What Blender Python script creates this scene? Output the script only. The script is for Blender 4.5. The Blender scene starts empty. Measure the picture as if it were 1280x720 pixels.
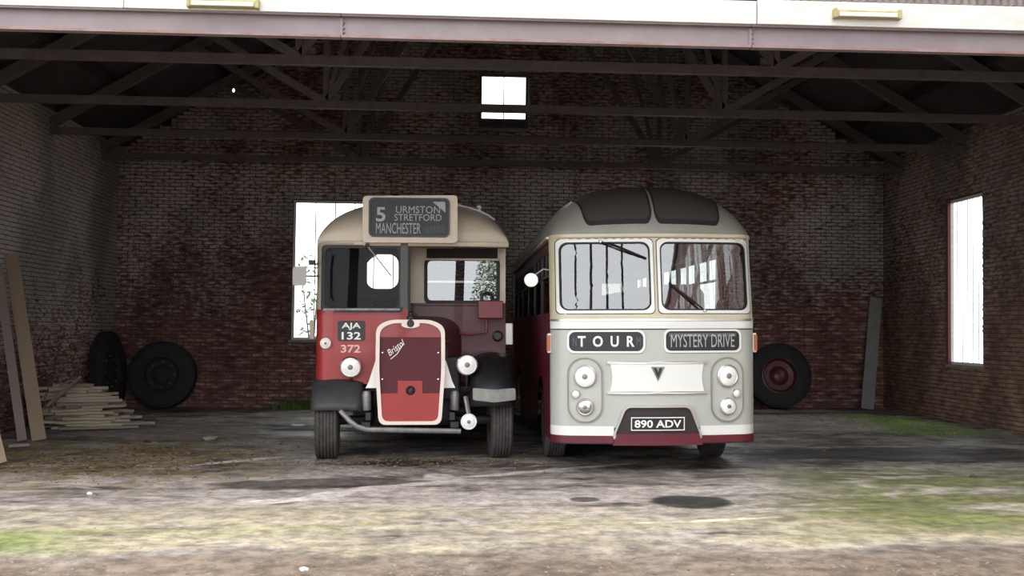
import bpy, bmesh, math, random
from mathutils import Vector, Matrix, noise
random.seed(7)
SC = bpy.context.scene
COL = SC.collection
PI = math.pi

# ------------------------------------------------------------------ camera, sky, exposure
FPX = 1350.0
CAM_H = 1.68
def cam_basis():
    th, ph, ro = math.atan(65 / FPX), math.atan(50 / FPX), .012
    fw = Vector((math.sin(th) * math.cos(ph), math.cos(th) * math.cos(ph), math.sin(ph)))
    r = Vector((math.cos(th), -math.sin(th), 0))
    u = r.cross(fw)
    return fw, r * math.cos(ro) + u * math.sin(ro), u * math.cos(ro) - r * math.sin(ro)
FW, RT, UP = cam_basis()
cam = bpy.data.cameras.new('camera')
cam.sensor_width = 36
cam.lens = FPX / 1280 * 36
cam.clip_end = 500
camo = bpy.data.objects.new('camera', cam)
COL.objects.link(camo)
m = Matrix((RT, UP, -FW)).transposed().to_4x4()
m.translation = (0, 0, CAM_H)
camo.matrix_world = m
SC.camera = camo

def P(px, py, Y):
    """world point seen at photo pixel (px, py) on the plane y = Y"""
    d = FW + RT * ((px - 640) / FPX) - UP * ((py - 360) / FPX)
    return Vector((0, 0, CAM_H)) + d * (Y / d.y)

world = bpy.data.worlds.new('overcast')
SC.world = world
world.use_nodes = True
wn = world.node_tree
wb = wn.nodes['Background']
wtc = wn.nodes.new('ShaderNodeTexCoord')
wsep = wn.nodes.new('ShaderNodeSeparateXYZ')
wrp = wn.nodes.new('ShaderNodeValToRGB')
wn.links.new(wtc.outputs['Generated'], wsep.inputs[0])
wn.links.new(wsep.outputs[2], wrp.inputs[0])
wrp.color_ramp.elements[0].position = 0.0
wrp.color_ramp.elements[0].color = (.80, .84, .88, 1)
wrp.color_ramp.elements[1].position = 1.0
wrp.color_ramp.elements[1].color = (1, 1, 1, 1)
wn.links.new(wrp.outputs[0], wb.inputs[0])
wb.inputs[1].default_value = 3.2
vs = SC.view_settings
vs.view_transform = 'Standard'
vs.look = 'None'
vs.gamma = 1
vs.exposure = 0.4
vs.use_curve_mapping = False

# ------------------------------------------------------------------ materials
def lin(h):
    h = h.lstrip('#')
    c = [int(h[i:i + 2], 16) / 255 for i in (0, 2, 4)]
    return tuple(x / 12.92 if x <= .04045 else ((x + .055) / 1.055) ** 2.4 for x in c) + (1,)
MATS = {}
def mat(name, col, rough=.6, metal=0, col2=None, scale=4, amt=.5, bump=0, bscale=40, detail=5, coat=0, stretch=None, spec=.5):
    m = bpy.data.materials.new(name)
    m.use_nodes = True
    nt = m.node_tree
    b = nt.nodes['Principled BSDF']
    b.inputs['Base Color'].default_value = lin(col)
    b.inputs['Roughness'].default_value = rough
    b.inputs['Metallic'].default_value = metal
    b.inputs['Coat Weight'].default_value = coat
    b.inputs['Specular IOR Level'].default_value = spec
    tc = nt.nodes.new('ShaderNodeTexCoord')
    vec = tc.outputs['Object']
    if stretch:
        mp = nt.nodes.new('ShaderNodeMapping')
        mp.inputs['Scale'].default_value = stretch
        nt.links.new(vec, mp.inputs[0])
        vec = mp.outputs[0]
    if col2:
        n = nt.nodes.new('ShaderNodeTexNoise')
        n.inputs['Scale'].default_value = scale
        n.inputs['Detail'].default_value = detail
        n.inputs['Roughness'].default_value = .65
        nt.links.new(vec, n.inputs['Vector'])
        r = nt.nodes.new('ShaderNodeValToRGB')
        r.color_ramp.elements[0].position = .5 - .5 * (1 - amt)
        r.color_ramp.elements[1].position = .5 + .5 * (1 - amt) * .6 + .02
        r.color_ramp.elements[0].color = lin(col2)
        r.color_ramp.elements[1].color = lin(col)
        nt.links.new(n.outputs[0], r.inputs[0])
        nt.links.new(r.outputs[0], b.inputs['Base Color'])
    if bump:
        n2 = nt.nodes.new('ShaderNodeTexNoise')
        n2.inputs['Scale'].default_value = bscale
        n2.inputs['Detail'].default_value = 4
        nt.links.new(vec, n2.inputs['Vector'])
        bp = nt.nodes.new('ShaderNodeBump')
        bp.inputs['Strength'].default_value = bump
        bp.inputs['Distance'].default_value = .02
        nt.links.new(n2.outputs[0], bp.inputs['Height'])
        nt.links.new(bp.outputs[0], b.inputs['Normal'])
    MATS[name] = m
    return m

def glass_mat(name, tint='#ffffff', ior=1.7, rough=.0, graze=1.0):
    m = bpy.data.materials.new(name)
    m.use_nodes = True
    nt = m.node_tree
    nt.nodes.clear()
    out = nt.nodes.new('ShaderNodeOutputMaterial')
    tr = nt.nodes.new('ShaderNodeBsdfTransparent')
    tr.inputs[0].default_value = lin(tint)
    gl = nt.nodes.new('ShaderNodeBsdfGlossy')
    gl.inputs['Roughness'].default_value = rough
    gl.inputs['Color'].default_value = (1, 1, 1, 1)
    lw = nt.nodes.new('ShaderNodeLayerWeight')           # Schlick, the same from both sides of a thin pane
    lw.inputs[0].default_value = .5
    pw = nt.nodes.new('ShaderNodeMath'); pw.operation = 'POWER'; pw.inputs[1].default_value = 5
    nt.links.new(lw.outputs['Facing'], pw.inputs[0])
    f0 = ((ior - 1) / (ior + 1)) ** 2
    fr = nt.nodes.new('ShaderNodeMath'); fr.operation = 'MULTIPLY_ADD'; fr.inputs[1].default_value = (1 - f0) * graze; fr.inputs[2].default_value = f0
    nt.links.new(pw.outputs[0], fr.inputs[0])
    mx = nt.nodes.new('ShaderNodeMixShader')
    nt.links.new(fr.outputs[0], mx.inputs[0])
    nt.links.new(tr.outputs[0], mx.inputs[1])
    nt.links.new(gl.outputs[0], mx.inputs[2])
    nt.links.new(mx.outputs[0], out.inputs[0])
    MATS[name] = m
    return m

mat('mortar', '#554d49', .95, col2='#3c3533', scale=2, bump=.4)
mat('steel_dark', '#645d5f', .7, col2='#4c4547', scale=6)
mat('steel_mauve', '#857a7c', .6, col2='#786b6c', scale=3, amt=.4, bump=.05)
mat('steel_rust', '#7d5a54', .7, col2='#8f7c7c', scale=5)
mat('fascia_white', '#d6d3cf', .7, col2='#b5afa5', scale=3, amt=.3, bump=.1, stretch=(1, 1, 6))
mat('fitting_yellow', '#a59c68', .6, col2='#8b8250', scale=9)
mat('cladding', '#aca3a0', .6, col2='#8d8080', scale=2, stretch=(4, 4, .6))
mat('roof_dark', '#4d4a4d', .85, col2='#3a363a', scale=1.5)
mat('timber_dark', '#33292a', .85, col2='#211b1c', scale=6, stretch=(1, 8, 8))
mat('plaster', '#5c5b59', .9, col2='#44403e', scale=1.5, bump=.2)
mat('wood_pale', '#a08d79', .8, col2='#6c5a4a', scale=5, amt=.3, bump=.25, stretch=(14, 1, 14))
mat('wood_grey', '#8b8078', .85, col2='#655b55', scale=5, amt=.3, bump=.25, stretch=(14, 1, 14))
mat('wood_pale2', '#bcae9a', .85, col2='#8d7d69', scale=5, amt=.3, bump=.25, stretch=(1, 14, 14))
mat('wood_grey2', '#9a8e84', .85, col2='#71665e', scale=5, amt=.3, bump=.25, stretch=(1, 14, 14))
mat('board_white', '#8d8d8b', .8, col2='#747472', scale=3)
mat('rubber', '#2b2a2b', .8, col2='#1c1b1c', scale=9, bump=.15, bscale=60)
mat('rubber_dusty', '#4f4a47', .9, col2='#2d2a2a', scale=12, bump=.2, bscale=60)
mat('black_paint', '#17171a', .42, coat=.1)
mat('dark_metal', '#272628', .55, .3, col2='#3a3636', scale=14)
mat('grey_metal', '#8d8c8a', .45, .5, col2='#5d5a58', scale=10)
mat('chrome', '#d8d6d4', .16, 1)
mat('chrome_dull', '#c9c6c2', .35, .8)
mat('hole', '#0a0909', .9)
mat('lamp_white', '#eceae6', .22, coat=.6)
mat('lamp_reflector', '#e6e6e4', .2, .7)
mat('amber', '#a4552e', .3, coat=.5)
mat('sign_black', '#1c1d1f', .5, col2='#2a2b2d', scale=12)
mat('letter_white', '#e8e8e4', .55)
mat('letter_grey', '#a6a8a8', .55)
mat('letter_faint', '#55585a', .55)
# red bus
mat('bus_red', '#8f2328', .38, col2='#7d1e23', scale=3, amt=.3, coat=.25)
mat('bus_red_light', '#9f2d2b', .4, col2='#902628', scale=5, amt=.3, coat=.2)
mat('bus_maroon', '#591a24', .5, col2='#4a151f', scale=4, coat=.2)
mat('bus_cream', '#d4c6b2', .5, col2='#c3b29c', scale=2.5, coat=.15)
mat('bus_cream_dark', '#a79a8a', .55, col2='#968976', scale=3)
mat('radiator_cream', '#e3d3c8', .35, coat=.3)
mat('interior_dark', '#2f2725', .8)
mat('interior_grey', '#5a5855', .7)
# coach
mat('coach_silver', '#b0b2ab', .36, col2='#a9aba3', scale=2, coat=.25)
mat('coach_cream', '#c4bca2', .42, col2='#b8ad8b', scale=3, amt=.35, coat=.2)
mat('coach_white', '#dcdcd8', .35, coat=.3)
mat('coach_roof', '#8c8880', .5, col2='#7c7970', scale=2, coat=.15)
mat('coach_maroon', '#5c1526', .45, coat=.3)
mat('coach_dark', '#2c2325', .6)
mat('seat_red', '#6a2626', .85, col2='#4f1b1e', scale=20)
mat('seal', '#1b1a1b', .6)
mat('leaf_green', '#6f8a3e', .7, col2='#4b6430', scale=8)
mat('leaf_brown', '#8d7448', .9, col2='#5b452c', scale=4)
mat('bark', '#4a3d33', .9)
mat('stone', '#8d8780', .9, col2='#5f5a55', scale=6)
mat('litter', '#dcdad4', .6)
mat('house_wall', '#d6d2c8', .8)
mat('slate', '#4d4f55', .7)
mat('van_white', '#e4e4e2', .4)
glass_mat('glass', '#dfe3e1', 2.25)
glass_mat('glass_dim', '#a8a8a6', 1.4, graze=.15)
glass_mat('glass_dark', '#4c4a4a', 1.45)
glass_mat('glass_lamp', '#ffffff', 1.5)

# brick: colour from world position (red body, greyed and whitewashed higher up, sooty patches)
def brick_mat(name, wash=.5, axis=0, hue='red', thick=0):
    m = bpy.data.materials.new(name)
    m.use_nodes = True
    nt = m.node_tree
    N, Lk = nt.nodes.new, nt.links.new
    b = nt.nodes['Principled BSDF']
    b.inputs['Roughness'].default_value = .92
    b.inputs['Specular IOR Level'].default_value = .2
    g = N('ShaderNodeNewGeometry')
    pos = g.outputs['Position']
    mp = N('ShaderNodeMapping')                       # about one noise cell per brick
    mp.inputs['Scale'].default_value = (4.3, 4.3, 13.3)
    Lk(pos, mp.inputs[0])
    fl = N('ShaderNodeVectorMath'); fl.operation = 'FLOOR'
    Lk(mp.outputs[0], fl.inputs[0])
    wnz = N('ShaderNodeTexWhiteNoise'); Lk(mp.outputs[0], wnz.inputs[0])
    n1 = N('ShaderNodeTexNoise'); n1.inputs['Scale'].default_value = .8; n1.inputs['Detail'].default_value = 2
    Lk(mp.outputs[0], n1.inputs['Vector'])
    r1 = N('ShaderNodeValToRGB')
    cols = [(.25, '#4a3534'), (.42, '#77514a'), (.55, '#91695e'), (.72, '#bba296')] if hue == 'red' else [(.25, '#5f4b42'), (.42, '#856858'), (.55, '#957763'), (.72, '#a68a74')]
    cr = r1.color_ramp
    cr.elements[0].position, cr.elements[0].color = cols[0][0], lin(cols[0][1])
    cr.elements[1].position, cr.elements[1].color = cols[3][0], lin(cols[3][1])
    for p_, c_ in cols[1:3]:
        e = cr.elements.new(p_); e.color = lin(c_)
    Lk(n1.outputs[0], r1.inputs[0])
    # old whitewash, thicker higher on the wall
    n2 = N('ShaderNodeTexNoise'); n2.inputs['Scale'].default_value = .55; n2.inputs['Detail'].default_value = 6; n2.inputs['Roughness'].default_value = .7
    Lk(pos, n2.inputs['Vector'])
    n3 = N('ShaderNodeTexNoise'); n3.inputs['Scale'].default_value = 1.6; n3.inputs['Detail'].default_value = 5
    Lk(mp.outputs[0], n3.inputs['Vector'])
    sp = N('ShaderNodeSeparateXYZ'); Lk(pos, sp.inputs[0])
    hz = N('ShaderNodeMapRange'); hz.inputs[1].default_value = .6; hz.inputs[2].default_value = 3.4
    hz.inputs[3].default_value = -.22; hz.inputs[4].default_value = .12
    Lk(sp.outputs[2], hz.inputs[0])
    a1 = N('ShaderNodeMath'); a1.operation = 'MULTIPLY_ADD'; a1.inputs[1].default_value = .9
    Lk(n2.outputs[0], a1.inputs[0]); Lk(hz.outputs[0], a1.inputs[2])
    a2 = N('ShaderNodeMath'); a2.operation = 'MULTIPLY_ADD'; a2.inputs[1].default_value = .95
    Lk(n3.outputs[0], a2.inputs[0]); Lk(a1.outputs[0], a2.inputs[2])
    r2 = N('ShaderNodeMapRange'); r2.inputs[1].default_value = .92 - thick; r2.inputs[2].default_value = 1.12 - thick
    r2.inputs[3].default_value = 0; r2.inputs[4].default_value = wash
    Lk(a2.outputs[0], r2.inputs[0])
    mx = N('ShaderNodeMix'); mx.data_type = 'RGBA'
    Lk(r2.outputs[0], mx.inputs[0]); Lk(r1.outputs[0], mx.inputs[6])
    mx.inputs[7].default_value = lin('#c2bab4')
    # soot stains
    n4 = N('ShaderNodeTexNoise'); n4.inputs['Scale'].default_value = .7; n4.inputs['Detail'].default_value = 4
    mp4 = N('ShaderNodeMapping'); mp4.inputs['Location'].default_value = (3.1, 1.7, 9.2); mp4.inputs['Scale'].default_value = (1, 1, .6)
    Lk(pos, mp4.inputs[0]); Lk(mp4.outputs[0], n4.inputs['Vector'])
    r4 = N('ShaderNodeMapRange'); r4.inputs[1].default_value = .42; r4.inputs[2].default_value = .58
    r4.inputs[3].default_value = .62; r4.inputs[4].default_value = 1
    Lk(n4.outputs[0], r4.inputs[0])
    ml = N('ShaderNodeMix'); ml.data_type = 'RGBA'; ml.blend_type = 'MULTIPLY'; ml.inputs[0].default_value = 1
    Lk(mx.outputs[2], ml.inputs[6]); Lk(r4.outputs[0], ml.inputs[7])
    Lk(ml.outputs[2], b.inputs['Base Color'])
    bn = N('ShaderNodeTexNoise'); bn.inputs['Scale'].default_value = 30
    Lk(pos, bn.inputs['Vector'])
    bp = N('ShaderNodeBump'); bp.inputs['Strength'].default_value = .4; bp.inputs['Distance'].default_value = .01
    Lk(bn.outputs[0], bp.inputs['Height']); Lk(bp.outputs[0], b.inputs['Normal'])
    MATS[name] = m
brick_mat('brick_back', .9)
brick_mat('brick_right', .45, hue='brown')
brick_mat('brick_left', .95, thick=.22)  # left wall mixed much further towards pale grey

# ground: mud, worn concrete, moss, leaf mould, oil; laid out in world metres
def ground_mat():
    m = bpy.data.materials.new('ground')
    m.use_nodes = True
    nt = m.node_tree
    N, Lk = nt.nodes.new, nt.links.new
    b = nt.nodes['Principled BSDF']
    g = N('ShaderNodeNewGeometry')
    pos = g.outputs['Position']
    sp = N('ShaderNodeSeparateXYZ'); Lk(pos, sp.inputs[0])
    def nz(scale, det=6, loc=(0, 0, 0), st=(1, 1, 1), rough=.6, dist=0):
        mp = N('ShaderNodeMapping'); mp.inputs['Location'].default_value = loc; mp.inputs['Scale'].default_value = st
        Lk(pos, mp.inputs[0])
        n = N('ShaderNodeTexNoise'); n.inputs['Scale'].default_value = scale; n.inputs['Detail'].default_value = det
        n.inputs['Roughness'].default_value = rough; n.inputs['Distortion'].default_value = dist
        Lk(mp.outputs[0], n.inputs['Vector'])
        return n.outputs[0]
    def mr(v, a, c, lo=0, hi=1):
        r = N('ShaderNodeMapRange'); r.inputs[1].default_value = a; r.inputs[2].default_value = c
        r.inputs[3].default_value = lo; r.inputs[4].default_value = hi
        r.interpolation_type = 'SMOOTHSTEP'
        Lk(v, r.inputs[0]); return r.outputs[0]
    def mul(a, c):
        r = N('ShaderNodeMath'); r.operation = 'MULTIPLY'
        Lk(a, r.inputs[0])
        if isinstance(c, (int, float)): r.inputs[1].default_value = c
        else: Lk(c, r.inputs[1])
        return r.outputs[0]
    def add(a, c, k=1):
        r = N('ShaderNodeMath'); r.operation = 'MULTIPLY_ADD'; r.inputs[1].default_value = k
        Lk(c, r.inputs[0]); Lk(a, r.inputs[2]); return r.outputs[0]
    def mix(base, col, f):
        x = N('ShaderNodeMix'); x.data_type = 'RGBA'
        Lk(f, x.inputs[0]); Lk(base, x.inputs[6])
        if isinstance(col, str): x.inputs[7].default_value = lin(col)
        else: Lk(col, x.inputs[7])
        return x.outputs[2]
    X, Y = sp.outputs[0], sp.outputs[1]
    warp = nz(.5, 4, (5, 2, 0))
    Yw = add(Y, warp, 2.2)                         # wobbling depth, offset about +1.1
    Xw = add(X, nz(.45, 4, (1, 8, 3)), 3.0)        # offset about +1.5
    base = N('ShaderNodeValToRGB')
    base.color_ramp.elements[0].position = .40; base.color_ramp.elements[0].color = lin('#3d3735')
    base.color_ramp.elements[1].position = .62; base.color_ramp.elements[1].color = lin('#b0a69e')
    Lk(nz(1.6, 10, st=(.6, .9, 1), rough=.72, dist=.4), base.inputs[0])
    c = base.outputs[0]
    # worn pale concrete between the shed mouth and the vehicles
    pale = mul(mul(mr(Yw, 9.0, 9.8), mr(Yw, 12.8, 14.2, 1, 0)), mr(nz(1.2, 8, (3, 3, 0), (.45, 1.1, 1), .68), .40, .56))
    c = mix(c, '#b8ada5', pale)
    # cream washed-out band at the threshold
    cream = mul(mul(mr(Yw, 9.0, 9.6), mr(Yw, 10.7, 11.9, 1, 0)), mr(nz(.8, 7, (7, 1, 0), (.35, 1, 1), .7), .40, .56))
    c = mix(c, '#b3a78e', cream)
    # yellowish straw and dead leaves on the left
    straw = mul(mul(mr(Xw, -1.6, .2, 1, 0), mul(mr(Yw, 11.8, 13), mr(Yw, 16.5, 18.5, 1, 0))), mr(nz(2.4, 9, (2, 9, 0), (.6, 1.3, 1), .7), .46, .6))
    c = mix(c, '#8f7b4c', mul(straw, .85))
    straw2 = mul(mul(mr(Y, 13.0, 13.6), mr(Y, 16.5, 15.2, 0, 1)), mr(nz(3, 9, (8, 4, 0), (.6, 1.3, 1), .7), .52, .62))
    c = mix(c, '#7d6a3f', mul(straw2, .5))
    # moss
    mossr = mul(mul(mr(Xw, 3.6, 6.0), mul(mr(Yw, 9.4, 10.6), mr(Yw, 13.2, 14.6, 1, 0))), mr(nz(1.1, 8, (11, 5, 0), (.5, 1.1, 1)), .38, .56))
    c = mix(c, '#6b7038', mul(mossr, .85))
    mossl = mul(mul(mr(Xw, -2.4, -.9, 1, 0), mul(mr(Y, 8.0, 8.4), mr(Y, 9.3, 9.0, 0, 1))), mr(nz(1.3, 8, (4, 15, 0), (.5, 1.1, 1)), .32, .52))
    c = mix(c, '#7d9440', mul(mossl, .9))
    mossm = mul(mul(mr(Yw, 9.4, 9.9), mr(Yw, 10.6, 11.2, 1, 0)), mr(nz(.9, 8, (14, 3, 0), (.4, 1.1, 1)), .50, .62))
    c = mix(c, '#8f9354', mul(mossm, .6))
    mossc = mul(mul(mr(X, 6.6, 7.4), mr(X, 8.9, 8.4, 0, 1)), mul(mul(mr(Y, 16.2, 17.2), mr(Y, 21.5, 19.8, 0, 1)), mr(nz(1.5, 8, (6, 6, 0)), .38, .55)))
    c = mix(c, '#7c9139', mul(mossc, .9))
    # pale streaks of lime
    wv = N('ShaderNodeTexNoise'); wv.inputs['Scale'].default_value = .75; wv.inputs['Detail'].default_value = 5; wv.inputs['Distortion'].default_value = .6
    mpw = N('ShaderNodeMapping'); mpw.inputs['Scale'].default_value = (.35, 1.2, 1); mpw.inputs['Location'].default_value = (2.3, .4, 0)
    Lk(pos, mpw.inputs[0]); Lk(mpw.outputs[0], wv.inputs['Vector'])
    d = N('ShaderNodeMath'); d.operation = 'SUBTRACT'; d.inputs[1].default_value = .5; Lk(wv.outputs[0], d.inputs[0])
    ab = N('ShaderNodeMath'); ab.operation = 'ABSOLUTE'; Lk(d.outputs[0], ab.inputs[0])
    streak = mul(mul(mr(ab.outputs[0], 0, .022, 1, 0), mul(mr(Y, 9.4, 10), mr(Y, 15.0, 13.4, 0, 1))), mr(nz(.6, 3, (9, 9, 0)), .42, .55))
    c = mix(c, '#c2b6ab', mul(streak, .8))
    # the long lime trickle in front of the red bus
    def blob(x, y, rx, ry, wob=.35, ang=0):
        vm = N('ShaderNodeMapping'); vm.vector_type = 'TEXTURE'
        vm.inputs['Location'].default_value = (x, y, 0); vm.inputs['Scale'].default_value = (rx, ry, 1e3); vm.inputs['Rotation'].default_value = (0, 0, ang)
        Lk(pos, vm.inputs[0])
        ln = N('ShaderNodeVectorMath'); ln.operation = 'LENGTH'; Lk(vm.outputs[0], ln.inputs[0])
        return mr(add(ln.outputs['Value'], nz(2.2, 5, (x, y, 0)), wob * 2), .8 + wob, 1.05 + wob, 1, 0)
    c = mix(c, '#2e2a28', mul(blob(-1.5, 11.75, 1.3, .42, .4, .1), .75))
    c = mix(c, '#a0968e', mul(blob(6.3, 19.2, 1.6, 1.9, .45), .7))
    c = mix(c, '#8f857d', mul(blob(-4.6, 17.8, 1.6, 1.6, .5), .6))
    for (xa, ya), (xb, yb), wd in TRICKLE:
        c = mix(c, '#d2c7bf', mul(blob((xa + xb) / 2, (ya + yb) / 2, math.hypot(xb - xa, yb - ya) * .62, wd, .30, math.atan2(yb - ya, xb - xa)), .95))
    # wet dark patches and the oil spill
    oil = blob(2.27, 10.42, .42, .46, .18)
    c = mix(c, '#1f2022', mul(oil, .92))
    oil2 = blob(1.25, 10.6, .16, .14, .2)
    c = mix(c, '#2a2827', mul(oil2, .8))
    c = mix(c, '#2a2729', mul(blob(6.0, 14.3, 2.6, .8, .5), .8))
    # outside: brown track with gravel
    track = mr(Yw, 8.9, 9.5, 1, 0)
    tr = N('ShaderNodeValToRGB')
    tr.color_ramp.elements[0].position = .3; tr.color_ramp.elements[0].color = lin('#6b5b4e')
    tr.color_ramp.elements[1].position = .7; tr.color_ramp.elements[1].color = lin('#8d7e6f')
    Lk(nz(1.5, 9, (1, 1, 0), (.4, 1.2, 1), .7), tr.inputs[0])
    c = mix(c, tr.outputs[0], track)
    fine = mr(nz(7, 9, (0, 0, 0), (.8, .8, 1), .75), .35, .65, .55, 1.25)
    ml = N('ShaderNodeMix'); ml.data_type = 'RGBA'; ml.blend_type = 'MULTIPLY'; ml.inputs[0].default_value = 1
    Lk(c, ml.inputs[6]); Lk(fine, ml.inputs[7])
    Lk(ml.outputs[2], b.inputs['Base Color'])
    wet = mr(nz(.9, 5, (20, 4, 0), (.5, 1.1, 1)), .4, .6, .45, .85)
    Lk(wet, b.inputs['Roughness'])
    b.inputs['Specular IOR Level'].default_value = .35
    bp = N('ShaderNodeBump'); bp.inputs['Strength'].default_value = .6; bp.inputs['Distance'].default_value = .04
    Lk(nz(9, 8, rough=.7), bp.inputs['Height']); Lk(bp.outputs[0], b.inputs['Normal'])
    MATS['ground'] = m
def floor_at(px, py):
    d = FW + RT * ((px - 640) / FPX) - UP * ((py - 360) / FPX)
    q = Vector((0, 0, CAM_H)) - d * (CAM_H / d.z)
    return q.x, q.y
tr_ = [floor_at(*p) for p in ((300, 627), (385, 622), (440, 613), (500, 607), (562, 602), (545, 591))]
TRICKLE = [(a, b, w) for a, b, w in zip(tr_, tr_[1:], (.16, .20, .20, .19, .22))]
TRICKLE += [(floor_at(560, 596), floor_at(700, 590), .10), (floor_at(250, 578), floor_at(350, 570), .12), (floor_at(800, 655), floor_at(960, 652), .06), (floor_at(640, 592), floor_at(800, 580), .08)]
ground_mat()

# ------------------------------------------------------------------ mesh helpers
class MB:
    def __init__(s): s.v, s.f = [], []
    def add(s, vs, fs):
        o = len(s.v); s.v += [tuple(v) for v in vs]; s.f += [tuple(i + o for i in f) for f in fs]; return s
    def box(s, c, d, rot=None):
        hx, hy, hz = d[0] / 2, d[1] / 2, d[2] / 2
        pts = [Vector((x, y, z)) for x in (-hx, hx) for y in (-hy, hy) for z in (-hz, hz)]
        if rot is not None: pts = [rot @ p for p in pts]
        c = Vector(c)
        return s.add([p + c for p in pts], [(0, 1, 3, 2), (4, 6, 7, 5), (0, 4, 5, 1), (2, 3, 7, 6), (0, 2, 6, 4), (1, 5, 7, 3)])
    def bb(s, x0, x1, y0, y1, z0, z1): return s.box(((x0 + x1) / 2, (y0 + y1) / 2, (z0 + z1) / 2), (abs(x1 - x0), abs(y1 - y0), abs(z1 - z0)))
    def bar(s, a, b, w, h, up=(0, 0, 1)):
        a, b = Vector(a), Vector(b); d = (b - a); L = d.length; d.normalize()
        u = Vector(up)
        if abs(d.dot(u)) > .98: u = Vector((0, 1, 0))
        r = d.cross(u).normalized(); u = r.cross(d)
        rot = Matrix((r, d, u)).transposed()
        return s.box((a + b) / 2, (w, L, h), rot)
    def ringset(s, rings, cap=True, closed=True):
        n = len(rings[0]); o = len(s.v)
        for r in rings: s.v += [tuple(p) for p in r]
        for i in range(len(rings) - 1):
            for j in range(n if closed else n - 1):
                k = (j + 1) % n
                s.f.append((o + i * n + j, o + i * n + k, o + (i + 1) * n + k, o + (i + 1) * n + j))
        if cap:
            s.f.append(tuple(o + j for j in reversed(range(n)))); s.f.append(tuple(o + (len(rings) - 1) * n + j for j in range(n)))
        return s
    def tube(s, pts, r, n=8):
        pts = [Vector(p) for p in pts]; rings = []; pu = None
        for i, p in enumerate(pts):
            d = (pts[min(i + 1, len(pts) - 1)] - pts[max(i - 1, 0)]).normalized()
            u = pu if pu is not None else (Vector((0, 0, 1)) if abs(d.z) < .9 else Vector((1, 0, 0)))
            a = d.cross(u).normalized(); u = a.cross(d).normalized(); pu = u
            rr = r[i] if isinstance(r, (list, tuple)) else r
            rings.append([p + (a * math.cos(2 * PI * j / n) + u * math.sin(2 * PI * j / n)) * rr for j in range(n)])
        return s.ringset(rings)
    def lathe(s, prof, c, ax, n=28, cap=True):
        """prof: list of (radius, distance along ax)"""
        c, ax = Vector(c), Vector(ax).normalized()
        u = Vector((0, 0, 1)) if abs(ax.z) < .9 else Vector((1, 0, 0))
        a = ax.cross(u).normalized(); u = a.cross(ax).normalized()
        return s.ringset([[c + ax * t + (a * math.cos(2 * PI * j / n) + u * math.sin(2 * PI * j / n)) * max(r, 1e-4) for j in range(n)] for r, t in prof], cap)
    def grid(s, rows):
        n = len(rows[0]); o = len(s.v)
        for r in rows: s.v += [tuple(p) for p in r]
        for i in range(len(rows) - 1):
            for j in range(n - 1):
                s.f.append((o + i * n + j, o + i * n + j + 1, o + (i + 1) * n + j + 1, o + (i + 1) * n + j))
        return s
    def patch(s, outline, mp, off=0, rings=5):
        cx = sum(p[0] for p in outline) / len(outline); cz = sum(p[1] for p in outline) / len(outline)
        rs = [[mp(cx + (p[0] - cx) * t, cz + (p[1] - cz) * t, off) for p in outline] for t in [1 - i / rings for i in range(rings)]]
        n = len(outline)
        s.ringset(rs, cap=False)
        o = len(s.v); s.v.append(tuple(mp(cx, cz, off)))
        for j in range(n): s.f.append((o - n + j, o - n + (j + 1) % n, o))
        return s
    def ring(s, outer, inner, mp, off=.01, depth=.02):
        """raised frame between two outlines of equal count lying on a mapped surface"""
        rs = [[mp(p[0], p[1], off - depth) for p in outer], [mp(p[0], p[1], off) for p in outer],
              [mp(p[0], p[1], off) for p in inner], [mp(p[0], p[1], off - depth) for p in inner]]
        rs.append(rs[0])
        return s.ringset(rs, cap=False)
    def prism(s, outline, mp, off=.01, depth=.02, rings=3):
        s.patch(outline, mp, off, rings)
        return s.ringset([[mp(p[0], p[1], off - depth) for p in outline], [mp(p[0], p[1], off) for p in outline]], cap=False)
    def build(s, name, material, parent=None, smooth=35, bevel=0, thick=0):
        me = bpy.data.meshes.new(name)
        me.from_pydata(s.v, [], s.f)
        me.validate(); me.update()
        bm = bmesh.new(); bm.from_mesh(me)
        bmesh.ops.remove_doubles(bm, verts=bm.verts, dist=1e-5)
        bmesh.ops.recalc_face_normals(bm, faces=bm.faces)
        bm.to_mesh(me); bm.free()
        if smooth:
            me.shade_smooth(); me.set_sharp_from_angle(angle=math.radians(smooth))
        o = bpy.data.objects.new(name, me)
        me.materials.append(MATS[material])
        COL.objects.link(o)
        if parent is not None: o.parent = parent
        if thick:
            md = o.modifiers.new('thickness', 'SOLIDIFY'); md.thickness = thick; md.offset = 1 if thick < 0 else -1; md.thickness = abs(thick)
        if bevel:
            md = o.modifiers.new('bevel', 'BEVEL'); md.width = bevel; md.segments = 2; md.limit_method = 'ANGLE'
        return o
def rrect(x0, x1, z0, z1, r, n=5):
    out = []
    for cx, cz, a0 in ((x1 - r, z1 - r, 0), (x0 + r, z1 - r, PI / 2), (x0 + r, z0 + r, PI), (x1 - r, z0 + r, 1.5 * PI)):
        for i in range(n + 1):
            a = a0 + i / n * PI / 2
            out.append((cx + r * math.cos(a), cz + r * math.sin(a)))
    return out
def rpoly(pts, r, n=4):
    """polygon with rounded corners"""
    out = []
    for i, p in enumerate(pts):
        p = Vector(p); a = Vector(pts[i - 1]); b = Vector(pts[(i + 1) % len(pts)])
        da, db = (a - p).normalized(), (b - p).normalized()
        s, e = p + da * r, p + db * r
        for k in range(n + 1):
            t = k / n
            out.append(tuple(s * (1 - t) ** 2 + p * 2 * t * (1 - t) + e * t * t))
    return out
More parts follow.
